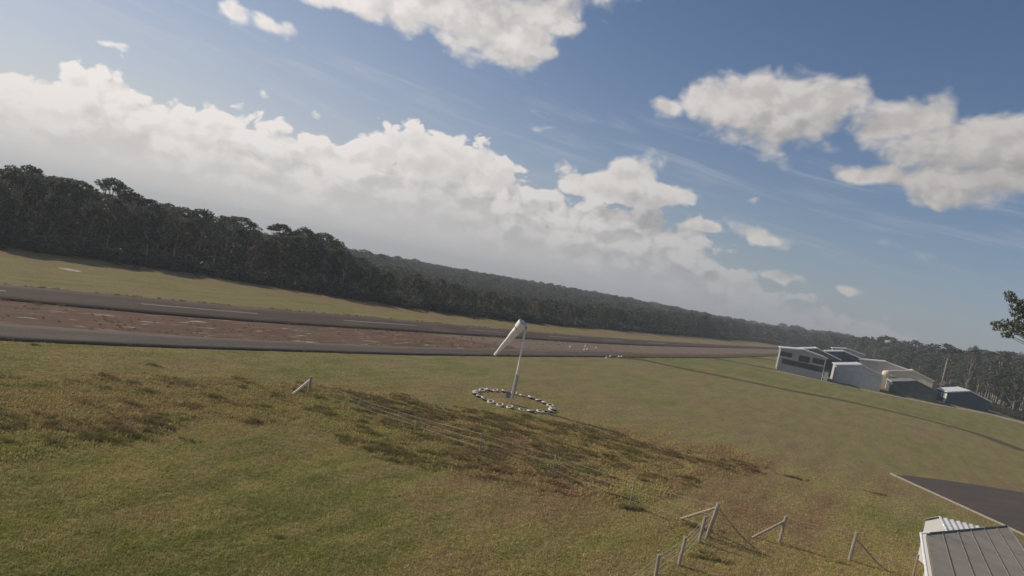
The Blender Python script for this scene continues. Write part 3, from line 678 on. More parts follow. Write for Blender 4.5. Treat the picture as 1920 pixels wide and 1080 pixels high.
hangar('hangar', gp(1773, 756), gp(1853, 772), 12, 2.9, 4.4, M['navy'], M['roof'], 'navy blue hangar with a shiny roof at the right end of the row', FRONTROW, parts=navy, turn=rad(13))
def px_hangar(name, l, rdg, r, y, depth, wall, roof, label, parts=None, barge=None):
    L, Rg, Rr = at_y(*l, y), at_y(*rdg, y), at_y(*r, y); eave = (L[2] + Rr[2]) / 2
    return hangar(name, (L[0], y), (Rr[0], y - 2.0), depth, max(eave, 2.4), max(Rg[2], eave + .6), wall, roof, label, BACKROW, ridge_u=(Rg[0] - L[0]), parts=parts, barge=barge)
def skylights(t, w, d, e, r):
    dark_mouth(t, w, d, e, r); ru = w * .5; a = math.atan2(r - e, w / 2)
    for y_ in (1.2, 4.0, 6.8, 9.6):
        p = [(w * .54, y_, 0), (w * .97, y_, 0), (w * .97, y_ + .9, 0), (w * .54, y_ + .9, 0)]
        vs = [(x, y, r + (e - r) * (x - ru) / (w - ru) + .16) for x, y, _ in p] + [(x, y, r + (e - r) * (x - ru) / (w - ru) + .19) for x, y, _ in p]
        MB().add(vs, [(3, 2, 1, 0), (4, 5, 6, 7), (0, 1, 5, 4), (1, 2, 6, 5), (2, 3, 7, 6), (3, 0, 4, 7)]).build('skylight', M['trim'], t)
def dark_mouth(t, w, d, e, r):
    MB().box((w / 2, -.02, e * .44), (w * .84, .06, e * .86)).build('doorway_shade', M['mouth_shade'], t)  # solid panel on the front wall, interior shade put into its colour
z4 = lambda x, y: (1440 + x / 7.385, 630 + y / 7.385); z5 = lambda x, y: (1640 + x / 6.75, 640 + y / 6.75)
px_hangar('hangar', z4(330, 195), z4(655, 165), z4(960, 300), 186, 13, M['green'], M['roof'], 'dark hangar with pale roof edges just behind the two storey building', dark_mouth)
px_hangar('hangar', z4(800, 215), z4(1030, 205), z4(1275, 305), 194, 12, M['navy'], M['roof'], 'dark fronted hangar with a white roof behind the off white hangar', skylights)
px_hangar('hangar', z4(900, 175), z4(1080, 172), z4(1300, 245), 214, 14, M['beige'], M['roof'], 'farthest hangar, only its white roof showing over the others', skylights)
px_hangar('hangar', z4(1270, 330), z4(1590, 345), z4(1900, 450), 190, 12, M['beige'], M['roof'], 'beige gabled hangar between the off white and cream ones', None)
px_hangar('hangar', z5(185, 365), z5(450, 362), z5(685, 492), 183, 12, M['cream'], M['roof'], 'cream hangar with sunlit roof edge behind the dark green hangar', door_leaves(3, .05, .6, 3.4, M['beige']), barge=M['cream'])
# tank beside the cream hangar
c = at_y(1661.5, 701, 181); tk = empty('water_tank', (c[0], c[1], 0), label='small round cream tank on a stand between the hangars', cat='water tank')
prof_ = [(0.0, c[2] - .9), (.95, c[2] - .9), (1.0, c[2] - .8), (1.0, c[2] + .45), (.7, c[2] + .75), (.2, c[2] + .9), (0, c[2] + .92)]
mb = MB(); nseg = 20
for r_, z_ in prof_:
    for j in range(nseg): a = 2 * math.pi * j / nseg; mb.v.append((r_ * math.cos(a), r_ * math.sin(a), z_))
for i in range(len(prof_) - 1):
    for j in range(nseg): mb.f.append((i * nseg + j, i * nseg + (j + 1) % nseg, (i + 1) * nseg + (j + 1) % nseg, (i + 1) * nseg + j))
mb.build('tank', M['cream'], tk, smooth=True)
for sx in (-.65, .65):
    for sy in (-.65, .65): MB().tube([(sx, sy, 0), (sx, sy, c[2] - .9)], .07).build('leg', M['galv'], tk)
# power pole
a = at_y(1762, 735, 205); b = at_y(1771, 670, 205)
pp = empty('utility_pole', (a[0], a[1], 0), label='tall pale timber pole standing behind the green hangar', cat='utility pole')
MB().tube([(0, 0, -0.3), (0.05, 0, 6), (.1, 0, b[2])], [.20, .17, .13], 10).build('pole', M['wood'], pp, smooth=True)
MB().box((.1, 0, b[2] - .5), (1.8, .1, .12)).build('crossarm', M['wood'], pp)
for u in (-.7, -.2, .4, .9): MB().tube([(u, 0, b[2] - .44), (u, 0, b[2] - .28)], .05, 8).build('insulator', M['trim'], pp)

# ---------------------------------------------------------------- windsock
base = gp(958, 757); BX, BY = float(base[0]), float(base[1])
ws = empty('windsock', (BX, BY, 0), label='cream windsock drooping from a slim mast inside a ring of white tyres', cat='windsock')
tp = at_y(985.5, 616, BY); top = Vector((tp[0] - BX, 0, tp[2]))
MB().tube([(-.02, 0, -.1), (-.02, 0, .42)], .075, 10).build('footing_post', M['white'], ws, smooth=True)
mb = MB(); mb.box((-.06, 0, 1.35), (.13, .22, 1.9)); mb.build('mast_support', M['mast'], ws, bevel=.01)
mb = MB(); mb.box((.10, 0, 1.32), (.10, .22, 1.75)); mb.build('mast_support', M['galv'], ws, bevel=.01)
MB().box((-.34, .05, .62), (.34, .26, .50)).build('counterweight', M['box'], ws, bevel=.02)
MB().tube([(-.34, .05, .7), (-.06, .05, .7)], .03).build('hinge_pin', M['galv'], ws)
MB().tube([(.02, 0, .5), (.02 + .25 * top.x, 0, .25 * top.z + .2), top], [.085, .075, .060], 10).build('mast', M['mast'], ws, smooth=True)
MB().tube([top + Vector((0, 0, -.35)), top + Vector((.02, 0, .12))], .055, 10).build('swivel', M['rubber'], ws, smooth=True)
ax = Vector((-1.55, 1.1, -2.95)); Ls = ax.length; ax.normalize(); mouth = Vector((at_y(980, 604, BY)[0] - BX, 0.05, at_y(980, 604, BY)[2])) + Vector((.03, -.05, 0))
s1_ = ax.cross(Vector((0, 0, 1))).normalized(); s2_ = s1_.cross(ax).normalized()
def sock_part(t0, t1, nr, r0, r1, seed, wob):
    mb = MB(); n = 20; ph = random.random() * 6
    for i in range(nr + 1):
        t = t0 + (t1 - t0) * i / nr; r = r0 + (r1 - r0) * i / nr; c = mouth + ax * (t * Ls) + Vector((0, 0, -.16 * t * (1 - t) * 2.0))
        fl = 1 - 0.30 * wob * t
        for j in range(n):
            a = 2 * math.pi * j / n; rr = r * (1 + wob * .10 * math.sin(3 * a + 5 * t + ph) + wob * .05 * math.sin(17 * t + a))
            mb.v.append(tuple(c + s1_ * math.cos(a) * rr + s2_ * math.sin(a) * rr * fl))
    for i in range(nr):
        for j in range(n): mb.f.append((i * n + j, i * n + (j + 1) % n, (i + 1) * n + (j + 1) % n, (i + 1) * n + j))
    return mb
o = sock_part(.17, 1.0, 26, .335, .11, 1, 1.0).build('sock_sleeve', M['sock'], ws, smooth=True); o.modifiers.new('cloth', 'SOLIDIFY').thickness = .008
o = sock_part(0, .165, 6, .35, .335, 2, .15).build('sock_mouth', M['sock'], ws, smooth=True); o.modifiers.new('cloth', 'SOLIDIFY').thickness = .008
def hoop(t, r, th, nm, mat):
    c = mouth + ax * (t * Ls); pts = [c + s1_ * math.cos(a) * r + s2_ * math.sin(a) * r for a in np.linspace(0, 2 * math.pi, 25)]
    return MB().tube(pts, th, 6, False).build(nm, mat, ws, smooth=True)
hoop(0.0, .355, .016, 'hoop', M['galv']); hoop(.168, .34, .018, 'hoop', M['rubber'])
mb = MB()
for a in (0, 2.1, 4.2): mb.tube([top + Vector((0.02, 0, .05)), mouth + s1_ * math.cos(a) * .31 + s2_ * math.sin(a) * .31], .012, 6)
mb.build('stay', M['rubber'], ws)
# tyre ring
def tyre_mesh(name, squash):
    mb = MB(); n, k = 22, 9
    for i in range(n):
        A = 2 * math.pi * i / n
        for j in range(k):
            b = 2 * math.pi * j / k; x = math.cos(b); z = math.sin(b)
            x = math.copysign(abs(x) ** .7, x); z = math.copysign(abs(z) ** .7, z)
            r = .225 + .085 * x; mb.v.append((r * math.cos(A), r * math.sin(A), .09 + .088 * z))
    for i in range(n):
        for j in range(k): mb.f.append((i * k + j, ((i + 1) % n) * k + j, ((i + 1) % n) * k + (j + 1) % k, i * k + (j + 1) % k))
    return mb.mesh(name, [M['tyre'], M['rubber']], True)
tm = tyre_mesh('marker_tyre', 1)
for p in tm.polygons:
    if p.center.z < .105 or math.hypot(p.center.x, p.center.y) < .18: p.material_index = 1
ORD = 'first second third fourth fifth sixth seventh eighth ninth tenth eleventh twelfth thirteenth fourteenth fifteenth sixteenth seventeenth eighteenth nineteenth twentieth twenty-first twenty-second twenty-third twenty-fourth'.split()
rc = (1.95, 51.6); NTY = 25
for i in range(NTY):
    a = 2 * math.pi * (i + .35) / NTY + random.uniform(-.02, .02); rr = 3.0 + random.uniform(-.06, .06)
    o = link('ring_marker', tm); x, y = rc[0] + rr * math.cos(a), rc[1] + rr * math.sin(a)
    o.location = (x, y, zg(x, y) - .01); o.rotation_euler = (random.uniform(-.3, .3), random.uniform(-.3, .3), random.random() * 6)
    sc_ = random.uniform(.78, 1.0); o.scale = (sc_ * random.uniform(.9, 1.1), sc_, sc_ * random.uniform(.9, 1.3))
    k_ = (round((math.pi - a) / (2 * math.pi) * NTY)) % NTY
    tag(o, 'leftmost white painted tyre of the ring around the windsock mast' if k_ == 0 else 'white tyre in the windsock ring, %s clockwise from the leftmost one' % ORD[k_ - 1], 'tyre', 'white tyres ringing the windsock')
# little white markers by the taxiway corner
def marker():
    mb = MB(); n = 12
    for r_, z_ in ((.20, 0), (.20, .03), (.13, .035), (.05, .30), (0.0, .31)):
        for j in range(n): mb.v.append((r_ * math.cos(2 * math.pi * j / n), r_ * math.sin(2 * math.pi * j / n), z_))
    for i in range(4):
        for j in range(n): mb.f.append((i * n + j, i * n + (j + 1) % n, (i + 1) * n + (j + 1) % n, (i + 1) * n + j))
    return mb.mesh('marker_cone', M['white'], False)
mk = marker()
for (px, py, zz, nm) in ((1069, 651, .016, 1), (1097.5, 650, .016, 1), (1095.5, 656.5, .016, 1), (1101, 655.5, .016, 1), (1118, 653, .016, 1), (1136.5, 672, 0, 2), (1144, 670, 0.0, 2), (1160, 670.5, 0.0, 2), (1165, 670.6, 0.0, 2)):
    q = gp(px, py, zz); o = link('marker_cone', mk, None, (q[0], q[1], zz + (.10 if nm == 2 and py < 671 else 0)))
    tag(o, 'small white cone marker on the gravel between runway and taxiway' if nm == 1 else 'small white cone marker at the near edge of the taxiway corner', 'marker cone',
        'white markers on the gravel' if nm == 1 else 'white markers at the taxiway corner')

# ---------------------------------------------------------------- fences
def pz(p): return np.array([p[0], p[1], zg(p[0], p[1])])
def fence(name, label, posts, strands, group=None, wire_r=.0065, post_mat=None):
    """posts: list of (base point, height, radius, lean xy)"""
    b0 = pz(posts[0][0]); t = empty(name, tuple(b0), label=label, cat='fence', group=group); tops = []
    for (p, h, r, ln) in posts:
        p = pz(p) - b0; q = p + np.array([ln[0], ln[1], h]); tops.append((p, q))
        MB().tube([p - np.array([0, 0, .15]), q], [r * 1.05, r], 9).build('post', post_mat or M['wood'], t, smooth=False)
    for f in strands:
        pts = []
        for i, (p, q) in enumerate(tops):
            w = p + (q - p) * f
            if i:
                for k_ in (1, 2, 3): u = k_ / 4; mid = pw * (1 - u) + w * u; mid[2] -= .03 * math.sin(math.pi * u); pts.append(mid)
            pts.append(w); pw = w
        MB().tube(pts, wire_r, 5, False).build('wire', M['wire'], t)
    return t, b0
def brace(t, b0, a, b, r=.045, mat=None):
    MB().tube([np.array(a) - b0, np.array(b) - b0], r, 8).build('brace', mat or M['wood'], t)
def lean(bpx, tpx, y=None):
    p = gp(*bpx); q = at_y(*tpx, p[1]); return p, q
def post(bpx, tpx, r):
    p, q = lean(bpx, tpx); return (p, q[2] - zg(p[0], p[1]), r, (q[0] - p[0], 0))
pw_ = M['wood']
P1 = [post((578, 740), (583.5, 706), .075), post((671.5, 770), (676, 747), .03), post((778, 807), (782, 780), .03), post((899, 852), (904, 810), .032), post((1034, 895), (1043, 852), .032), post((1180, 950), (1190, 900), .03), post((1325, 1007), (1348, 943), .085)]
fa, b0 = fence('wire_fence', 'long thin wire fence running down from the braced corner post in the rough grass', P1, (.30, .62, .92), 'wire fences in the paddock')
q = at_y(581.5, 712, P1[0][0][1]); brace(fa, b0, q, pz(gp(548.5, 741)), .06, M['mast'])
q = at_y(1346, 951, P1[-1][0][1]); brace(fa, b0, q, pz(gp(1276, 973)), .06)
brace(fa, b0, at_y(1350, 956, P1[-1][0][1]), pz(gp(1388, 1003)), .028)
P2 = [post((1322, 1010), (1345, 950), .06), post((1310, 1017), (1323, 968), .07), post((1272, 1060), (1286, 1007), .065), post((1228, 1090), (1236, 1040), .065), post((1150, 1150), (1162, 1095), .065)]
fence('wire_fence', 'short wire fence of thick leaning posts coming from the gateway towards the viewer', P2, (.25, .5, .75, .95), 'wire fences in the paddock')
P3 = [post((1461, 1017), (1474, 968), .07), post((1592, 1050), (1607, 998), .075), post((1712, 1078), (1722, 1040), .05)]
fc_, b3 = fence('wire_fence', 'fence with braced timber posts between the gateway and the grey shed', P3, (.35, .7, .95), 'wire fences in the paddock')
brace(fc_, b3, at_y(1471.6, 977, P3[0][0][1]), pz(gp(1410.5, 1008)), .06)
brace(fc_, b3, at_y(1608, 1012, P3[1][0][1]), pz(gp(1646.5, 1058)), .035)
P4 = [post((-60, 757), (-58, 705), .013), post((120, 752), (122, 705), .013), post((254.5, 747), (257.5, 697), .013), post((376, 742), (378.5, 702), .013), post((484.5, 738), (486, 705), .013), (P1[0][0] + np.array([-.1, 0, 0]), .9, .02, (0, 0))]
fence('wire_fence', 'faint old fence of thin stakes in the rough grass at the left', P4, (.55, .9), 'wire fences in the paddock', .0022, pmat('old_stake', (.30, .27, .20), .9))

# ---------------------------------------------------------------- sheds at the lower right
ZR = 3.0
A, B, Cc, Dd = gp(1737, 1001.5, ZR), gp(1889, 987, ZR - .15), gp(2010, 1165, ZR - .25), gp(1766, 1165, ZR - .05)
org = Vector(A); sh = empty('shed', (A[0], A[1], 0), label='grey roofed shed with a white wall in the bottom right corner', cat='shed')
rel = lambda p: (p[0] - A[0], p[1] - A[1], p[2])
cor = [rel(A), rel(B), rel(Cc), rel(Dd)]
MB().add([(x, y, z) for x, y, z in cor] + [(x, y, z - .12) for x, y, z in cor], [(0, 3, 2, 1), (4, 5, 6, 7), (0, 1, 5, 4), (1, 2, 6, 5), (2, 3, 7, 6), (3, 0, 4, 7)]).build('roof', pmat('smooth_grey_roof', (0.24, 0.215, 0.185), 0.75, 0.0, 0.25, 0.10, 1.2, dirt=(0.15, 0.14, 0.12), dscale=.9), sh)
cen = np.mean(np.array(cor), 0); wl = [tuple(np.array(c_) * .90 + cen * .10) for c_ in cor]
vs = [(x, y, 0) for x, y, z in wl] + [(x, y, z - .13) for x, y, z in wl]
MB().add(vs, [(0, 1, 5, 4), (1, 2, 6, 5), (2, 3, 7, 6), (3, 0, 4, 7)]).build('walls', M['offwhite'], sh)
d = np.array(cor[3]) - np.array(cor[0]); off = np.array([-.20, .02, -.02])
MB().tube([np.array(cor[0]) + off, np.array(cor[3]) + off], .05, 8).build('gutter', M['trim'], sh)
MB().tube([np.array(cor[0]) + off, np.array(cor[0]) + off * np.array([.2, 1, 0]) + np.array([0.1, -.1, 0.1])], .04, 8).build('downpipe', M['trim'], sh)
for e0, e1 in ((0, 1), (1, 2)):
    p, q = np.array(cor[e0]), np.array(cor[e1]); MB().tube([p + np.array([0, 0, .03]), q + np.array([0, 0, .03])], .035, 6).build('flashing', M['roof_dark'], sh)
for u in (.17, .34, .5, .67, .84):
    p = np.array(cor[0]) * (1 - u) + np.array(cor[1]) * u; q = np.array(cor[3]) * (1 - u) + np.array(cor[2]) * u
    MB().tube([p + np.array([0, 0, .012]), q + np.array([0, 0, .012])], .022, 6).build('roof_seam', M['seam'], sh)
# little corrugated shed behind it
R0, R1 = gp(1760, 968.5, 2.5), gp(1862, 993, 2.5)
dv = (R1 - R0); Lr = np.linalg.norm(dv); rz = math.atan2(dv[1], dv[0])
ls = empty('garden_shed', (R0[0], R0[1], 0), rz, label='small corrugated iron shed peeping out behind the grey roofed shed', cat='shed')
def corrugated(y0, z0, y1, z1, L, per=.28, amp=.035):
    n = int(L / per * 6); vs = []; fs = []
    for i in range(n + 1):
        x = L * i / n; a = amp * math.sin(2 * math.pi * x / per); vs += [(x, y0, z0 + a), (x, y1, z1 + a)]
    for i in range(n): fs.append((2 * i, 2 * i + 1, 2 * i + 3, 2 * i + 2))
    return MB().add(vs, fs)
for s in (-1, 1):
    o = corrugated(0, 2.5, s * 1.3, 1.9, Lr).build('roof_sheet', M['roof'], ls, smooth=True); o.modifiers.new('thick', 'SOLIDIFY').thickness = .01
MB().add([(.08, -1.2, 0), (.08, 1.2, 0), (.08, 1.2, 1.9), (.08, 0, 2.44), (.08, -1.2, 1.9), (Lr - .08, -1.2, 0), (Lr - .08, 1.2, 0), (Lr - .08, 1.2, 1.9), (Lr - .08, 0, 2.44), (Lr - .08, -1.2, 1.9)],
         [(4, 3, 2, 1, 0), (5, 6, 7, 8, 9), (0, 5, 9, 4), (1, 2, 7, 6)]).build('walls', M['offwhite'], ls)

# ---------------------------------------------------------------- trees
def quads_from(c, u, w):
    """leaf diamonds: centre, two half axes"""
    n = len(c); V = np.empty((n, 4, 3)); V[:, 0] = c - u; V[:, 1] = c + w; V[:, 2] = c + u; V[:, 3] = c - w
    return V.reshape(-1, 3), np.arange(n * 4).reshape(n, 4)
def clump(c, r, n, size, droop=.35):
    d = rng.normal(size=(n, 3)); d /= np.linalg.norm(d, axis=1, keepdims=True)
    rr = r * (0.45 + 0.6 * rng.random(n) ** .6)[:, None]; p = c + d * rr
    a = rng.normal(size=(n, 3)) * np.array([1, 1, .6]) + np.array([0, 0, -droop]); a /= np.linalg.norm(a, axis=1, keepdims=True)
    b = np.cross(a, rng.normal(size=(n, 3))); b /= np.linalg.norm(b, axis=1, keepdims=True)
    s = size * (0.6 + .8 * rng.random(n))[:, None]
    return quads_from(p, a * s, b * s * .45)
def make_tree(h, cw, bare=.42, nc=26, leaves=60, size=.24, open_=0.0, trunk_r=.14, lo_n=None):
    """gum tree: bent trunk, forked limbs, clumped crown; returns trunk MB and crown arrays"""
    tr = MB(); lean_ = rng.normal(size=2) * .05 * h
    tpts = []
    for i in range(6):
        t = i / 5; tpts.append(Vector((lean_[0] * t * t + rng.normal() * .05, lean_[1] * t * t + rng.normal() * .05, h * .72 * t - (.2 if i == 0 else 0))))
    tr.tube(tpts, [trunk_r * (1 - .75 * i / 5) for i in range(6)], 7)
    VV = []; FF = []; k = 0
    for i in range(nc):
        t = (i + .5) / nc; zc = h * (bare + (1 - bare) * (.06 + .90 * t ** .85)); f = (zc / h - bare) / (1 - bare)
        env = cw * (math.sin(math.pi * min(max(.16 + .80 * f, 0), 1)) ** .7)
        a = i * 2.399 + rng.normal() * .4; rad_ = env * (0.35 + .65 * rng.random() ** .5) * (1 if rng.random() > .12 else 1.25)
        if f > .9: rad_ *= .5
        c = np.array([lean_[0] + rad_ * math.cos(a), lean_[1] + rad_ * math.sin(a), zc])
        if rng.random() < open_: continue
        r = np.array([1, 1, .62]) * cw * rng.uniform(.26, .42)
        v, f_ = clump(c, r, int(leaves * rng.uniform(.7, 1.3)), size); VV.append(v); FF.append(f_ + k); k += len(v)
        if i % 2 == 0 or open_ > 0:
            zb = max(h * bare * .75, zc - rng.uniform(.18, .32) * h); tt = min(max(zb / (h * .72), 0), 1) * 5; i0 = min(int(tt), 4)
            p0 = tpts[i0].lerp(tpts[i0 + 1], tt - i0); p2 = Vector(c); p1 = p0.lerp(p2, .5) + Vector((0, 0, -.05 * h)) + Vector(rng.normal(size=3) * .1)
            tr.tube([p0, p1, p2], [trunk_r * .42, trunk_r * .28, trunk_r * .10], 5)
    return tr, np.vstack(VV), np.vstack(FF)
def make_dome(h, cw, n=15):
    tr = MB(); VV = []; FF = []; k = 0; b = rng.normal(size=2) * .35
    tp_ = [Vector((b[0] * t * t, b[1] * t * t, h * .74 * t - (.2 if t == 0 else 0))) for t in (0, .35, .7, 1)]; tr.tube(tp_, [.17, .14, .10, .07], 7)
    for i in range(n):
        r = cw * math.sqrt((i + .4) / n); a = i * 2.4 + rng.normal() * .3; z = h * .985 - .62 * cw * (r / cw) ** 2.2 - rng.random() * .12 * cw - .15 * cw
        c = np.array([b[0] + r * math.cos(a), b[1] + r * math.sin(a), z]); q = np.array([.34, .34, .17]) * cw * rng.uniform(.8, 1.25)
        v, f = clump(c, q, 85, .15, .2); VV.append(v); FF.append(f + k); k += len(v)
        p0 = tp_[2].lerp(tp_[3], rng.random()); p1 = p0.lerp(Vector(c), .55) + Vector((0, 0, -.06 * h * r / cw)); tr.tube([p0, p1, Vector(c)], [.055, .04, .015], 5)
    return tr, np.vstack(VV), np.vstack(FF)
DOME = []
for i in range(4):
    tr, v, f = make_dome(9.0, rng.uniform(1.5, 2.0)); DOME.append((tr.mesh('trunk', M['bark'], True), np_mesh('crown', v, f, [M['leaf']]), 9.0))
PROTO = bpy.data.collections.new('tree_prototypes')
def tree_kind(name, idx, leafm, *a, **kw):
    tr, v, f = make_tree(*a, **kw)
    tme = tr.mesh('trunk', M['bark'], True); cme = np_mesh('crown', v, f, [leafm])
    return tme, cme, tr, v, f
KINDS = []      # (trunk mesh, crown mesh, nominal height)
for i in range(9):
    h = 9.0; dry = i % 3 == 2
    KINDS.append((*tree_kind('gum', i, M['leafdry'] if dry else M['leaf'], h, rng.uniform(1.7, 2.4), bare=rng.uniform(.14, .34), nc=int(rng.integers(17, 24)), leaves=115, size=.19, open_=.1 if i % 2 else 0.0)[:2], h))
TALL = []
for i in range(4):
    h = 9.0; TALL.append((*tree_kind('tall', i, M['leafdry'] if i % 2 else M['leaf'], h, rng.uniform(1.4, 1.9), bare=rng.uniform(.42, .55), nc=22, leaves=46, size=.18, open_=.22)[:2], h))
# prototypes for the massed forest: trunk and crown joined, lighter
def joined(name, coll, leafm, *a, **kw):
    tr, v, f = make_tree(*a, **kw); nv = len(tr.v)
    me = bpy.data.meshes.new(name)
    me.from_pydata(tr.v + [tuple(q) for q in v], [], tr.f + [tuple(int(i) + nv for i in q) for q in f]); me.materials.append(M['bark']); me.materials.append(leafm)
    mi = np.r_[np.zeros(len(tr.f), np.int32), np.ones(len(f), np.int32)]; me.polygons.foreach_set('material_index', mi); me.update()
    o = bpy.data.objects.new(name, me); coll.objects.link(o); return o
for i in range(7):
    joined('forest_tree_%d' % i, PROTO, M['leafdry'] if i % 3 == 1 else M['leaf'], 9.0, rng.uniform(1.8, 2.6), bare=rng.uniform(.25, .42), nc=24, leaves=40, size=.29)
SCRUB = bpy.data.collections.new('scrub_prototypes')
for i in range(4):
    VV = []; FF = []; k = 0
    for j in range(9):
        a = rng.random() * 6.28; r = .7 * rng.random() ** .5; v, f = clump(np.array([r * math.cos(a), r * math.sin(a), rng.uniform(.2, .85)]), np.array([.45, .45, .32]), 40, .12, .0)
        VV.append(v); FF.append(f + k); k += len(v)
    o = bpy.data.objects.new('scrub_%d' % i, np_mesh('scrub_%d' % i, np.vstack(VV), np.vstack(FF), [M['scrub']])); SCRUB.objects.link(o)

def instancer(name, P, R, S_, I, coll, attrs=None, **kw):
    me = bpy.data.meshes.new(name); me.vertices.add(len(P)); me.vertices.foreach_set('co', np.asarray(P, np.float32).ravel())
    for nm, typ, key, arr in [('rot', 'FLOAT_VECTOR', 'vector', R), ('scl', 'FLOAT_VECTOR', 'vector', S_), ('idx', 'INT', 'value', I)] + [(q, 'FLOAT', 'value', w) for q, w in (attrs or {}).items()]:
        a = me.attributes.new(nm, typ, 'POINT'); a.data.foreach_set(key, np.asarray(arr, np.int32 if typ == 'INT' else np.float32).ravel())
    me.update(); o = link(name, me)
    g = bpy.data.node_groups.new(name + '_scatter', 'GeometryNodeTree')
    g.interface.new_socket('Geometry', in_out='INPUT', socket_type='NodeSocketGeometry'); g.interface.new_socket('Geometry', in_out='OUTPUT', socket_type='NodeSocketGeometry')
    n = g.nodes; gi = n.new('NodeGroupInput'); go = n.new('NodeGroupOutput'); ip = n.new('GeometryNodeInstanceOnPoints'); ci = n.new('GeometryNodeCollectionInfo')
    ci.inputs['Collection'].default_value = coll; ci.inputs['Separate Children'].default_value = True; ci.inputs['Reset Children'].default_value = True
    def na(nm, dt):
        q = n.new('GeometryNodeInputNamedAttribute'); q.data_type = dt; q.inputs['Name'].default_value = nm; return q.outputs['Attribute']
    L = g.links.new; L(gi.outputs[0], ip.inputs['Points']); L(ci.outputs[0], ip.inputs['Instance']); ip.inputs['Pick Instance'].default_value = True
    L(na('idx', 'INT'), ip.inputs['Instance Index']); L(na('rot', 'FLOAT_VECTOR'), ip.inputs['Rotation']); L(na('scl', 'FLOAT_VECTOR'), ip.inputs['Scale'])
    L(ip.outputs[0], go.inputs[0]); md = o.modifiers.new('scatter', 'NODES'); md.node_group = g
    return tag(o, **kw)

# candidate positions on a jittered polar grid in front of the camera
cand = []
for d_ in np.concatenate([np.arange(60, 330, 3.1), np.arange(330, 620, 7.0), np.arange(620, 960, 12.0)]):
    st = 3.1 if d_ < 330 else (6.5 if d_ < 620 else 10)
    az_ = np.arange(-0.86, 0.86, st / d_)
    cand.append(np.c_[(d_ + rng.uniform(-.45, .45, len(az_)) * 3.1) * np.sin(az_ + rng.uniform(-.5, .5, len(az_)) * st / d_),
                      (d_ + rng.uniform(-.45, .45, len(az_)) * 3.1) * np.cos(az_), ][:, :2])
cand = np.vstack(cand); tz, ts, td = terrain(cand[:, 0], cand[:, 1])
keep = (ts > .6) & (cand[:, 1] > 20)
thin_ = np.where(ts < 14, 1.0, np.where(ts < 60, .55, .30)); keep &= rng.random(len(cand)) < np.where(td < 330, thin_, 1.0)
# keep buildings clear
keep &= ~((cand[:, 0] > 55) & (cand[:, 0] < 140) & (cand[:, 1] > 150) & (cand[:, 1] < 232) & (cand[:, 0] < 66 + (cand[:, 1] - 150) * .9 + 40) & (ts < 3))
cand, tz, ts, td = cand[keep], tz[keep], ts[keep], td[keep]
taz = np.arctan2(cand[:, 0], cand[:, 1]); hh = (H + np.interp(taz, FA, FT) * np.interp(taz, _az, EDGE))
hh = np.clip(hh, 4.0, 19) * rng.uniform(.78, 1.06, len(hh)) * np.where(ts > 5, .95, 1) * np.where(rng.random(len(hh)) < .12, rng.uniform(1.08, 1.17, len(hh)), 1.0)
tpx, tpy = projv(cand[:, 0], cand[:, 1], tz + hh)
vis = (tpx > -60) & (tpx < 1980)
score = np.where(vis, hh / td / (1 + .09 * np.maximum(ts, 0)), -1)
order = np.argsort(-score); NIND = 292
ind, rest = order[:NIND], order[NIND:]
ZONES = [(180, 'tall dark gum tree', 'at far left end of high stand'), (330, 'tall dark gum tree', 'around the round headed tallest tree'),
         (500, 'tall dark gum tree', 'in the middle of the high left stand'), (655, 'tall dark gum tree', 'at right shoulder of high stand'),
         (870, 'lower grey green gum tree', 'behind the hedge of shrubs'), (1010, 'lower grey green gum tree', 'behind the pair of pale shrubs'),
         (1200, 'lower dark gum tree', 'beyond runway right of windsock'), (1440, 'small looking gum tree', 'beyond the far end of the runway'),
         (1565, 'olive gum tree', 'rising behind the two storey building'), (1665, 'olive gum tree', 'rising behind the off white hangar'),
         (1770, 'olive brown gum tree', 'rising behind the cream hangar'), (1858, 'brownish gum tree', 'rising behind the navy hangar'), (9999, 'gum tree with pale trunk', 'right of the navy hangar')]
def tree_label(px, s):
    for lim, a, b in ZONES:
        if px < lim: break
    row = 'in front row' if s < 4.5 else 'deep in bush'
    return '%s %s %s' % (a, row, b), 'gum trees %s %s' % (row, b)
def place_tree(kind, x, y, z, h, rz, label, group, name='gum_tree', wide=1.0):
    tme, cme, h0 = kind; t = empty(name, (x, y, z), rz, label=label, cat='tree', group=group); s = h / h0
    for nm, me in (('trunk', tme), ('crown', cme)):
        o = link(nm, me, t); o.scale = (s * wide, s * wide, s)
    return t
for i in ind:
    x, y = cand[i]; p = tpx[i]; right_ = p > 1858
    kd = TALL[int(rng.integers(4))] if (right_ and rng.random() < .4) or rng.random() < .12 else KINDS[int(rng.integers(9))]
    place_tree(kd, x, y, tz[i], hh[i], rng.random() * 6.28, *tree_label(p, ts[i]), wide=rng.uniform(.9, 1.2) * (9.0 / max(hh[i], 6)) ** .25)
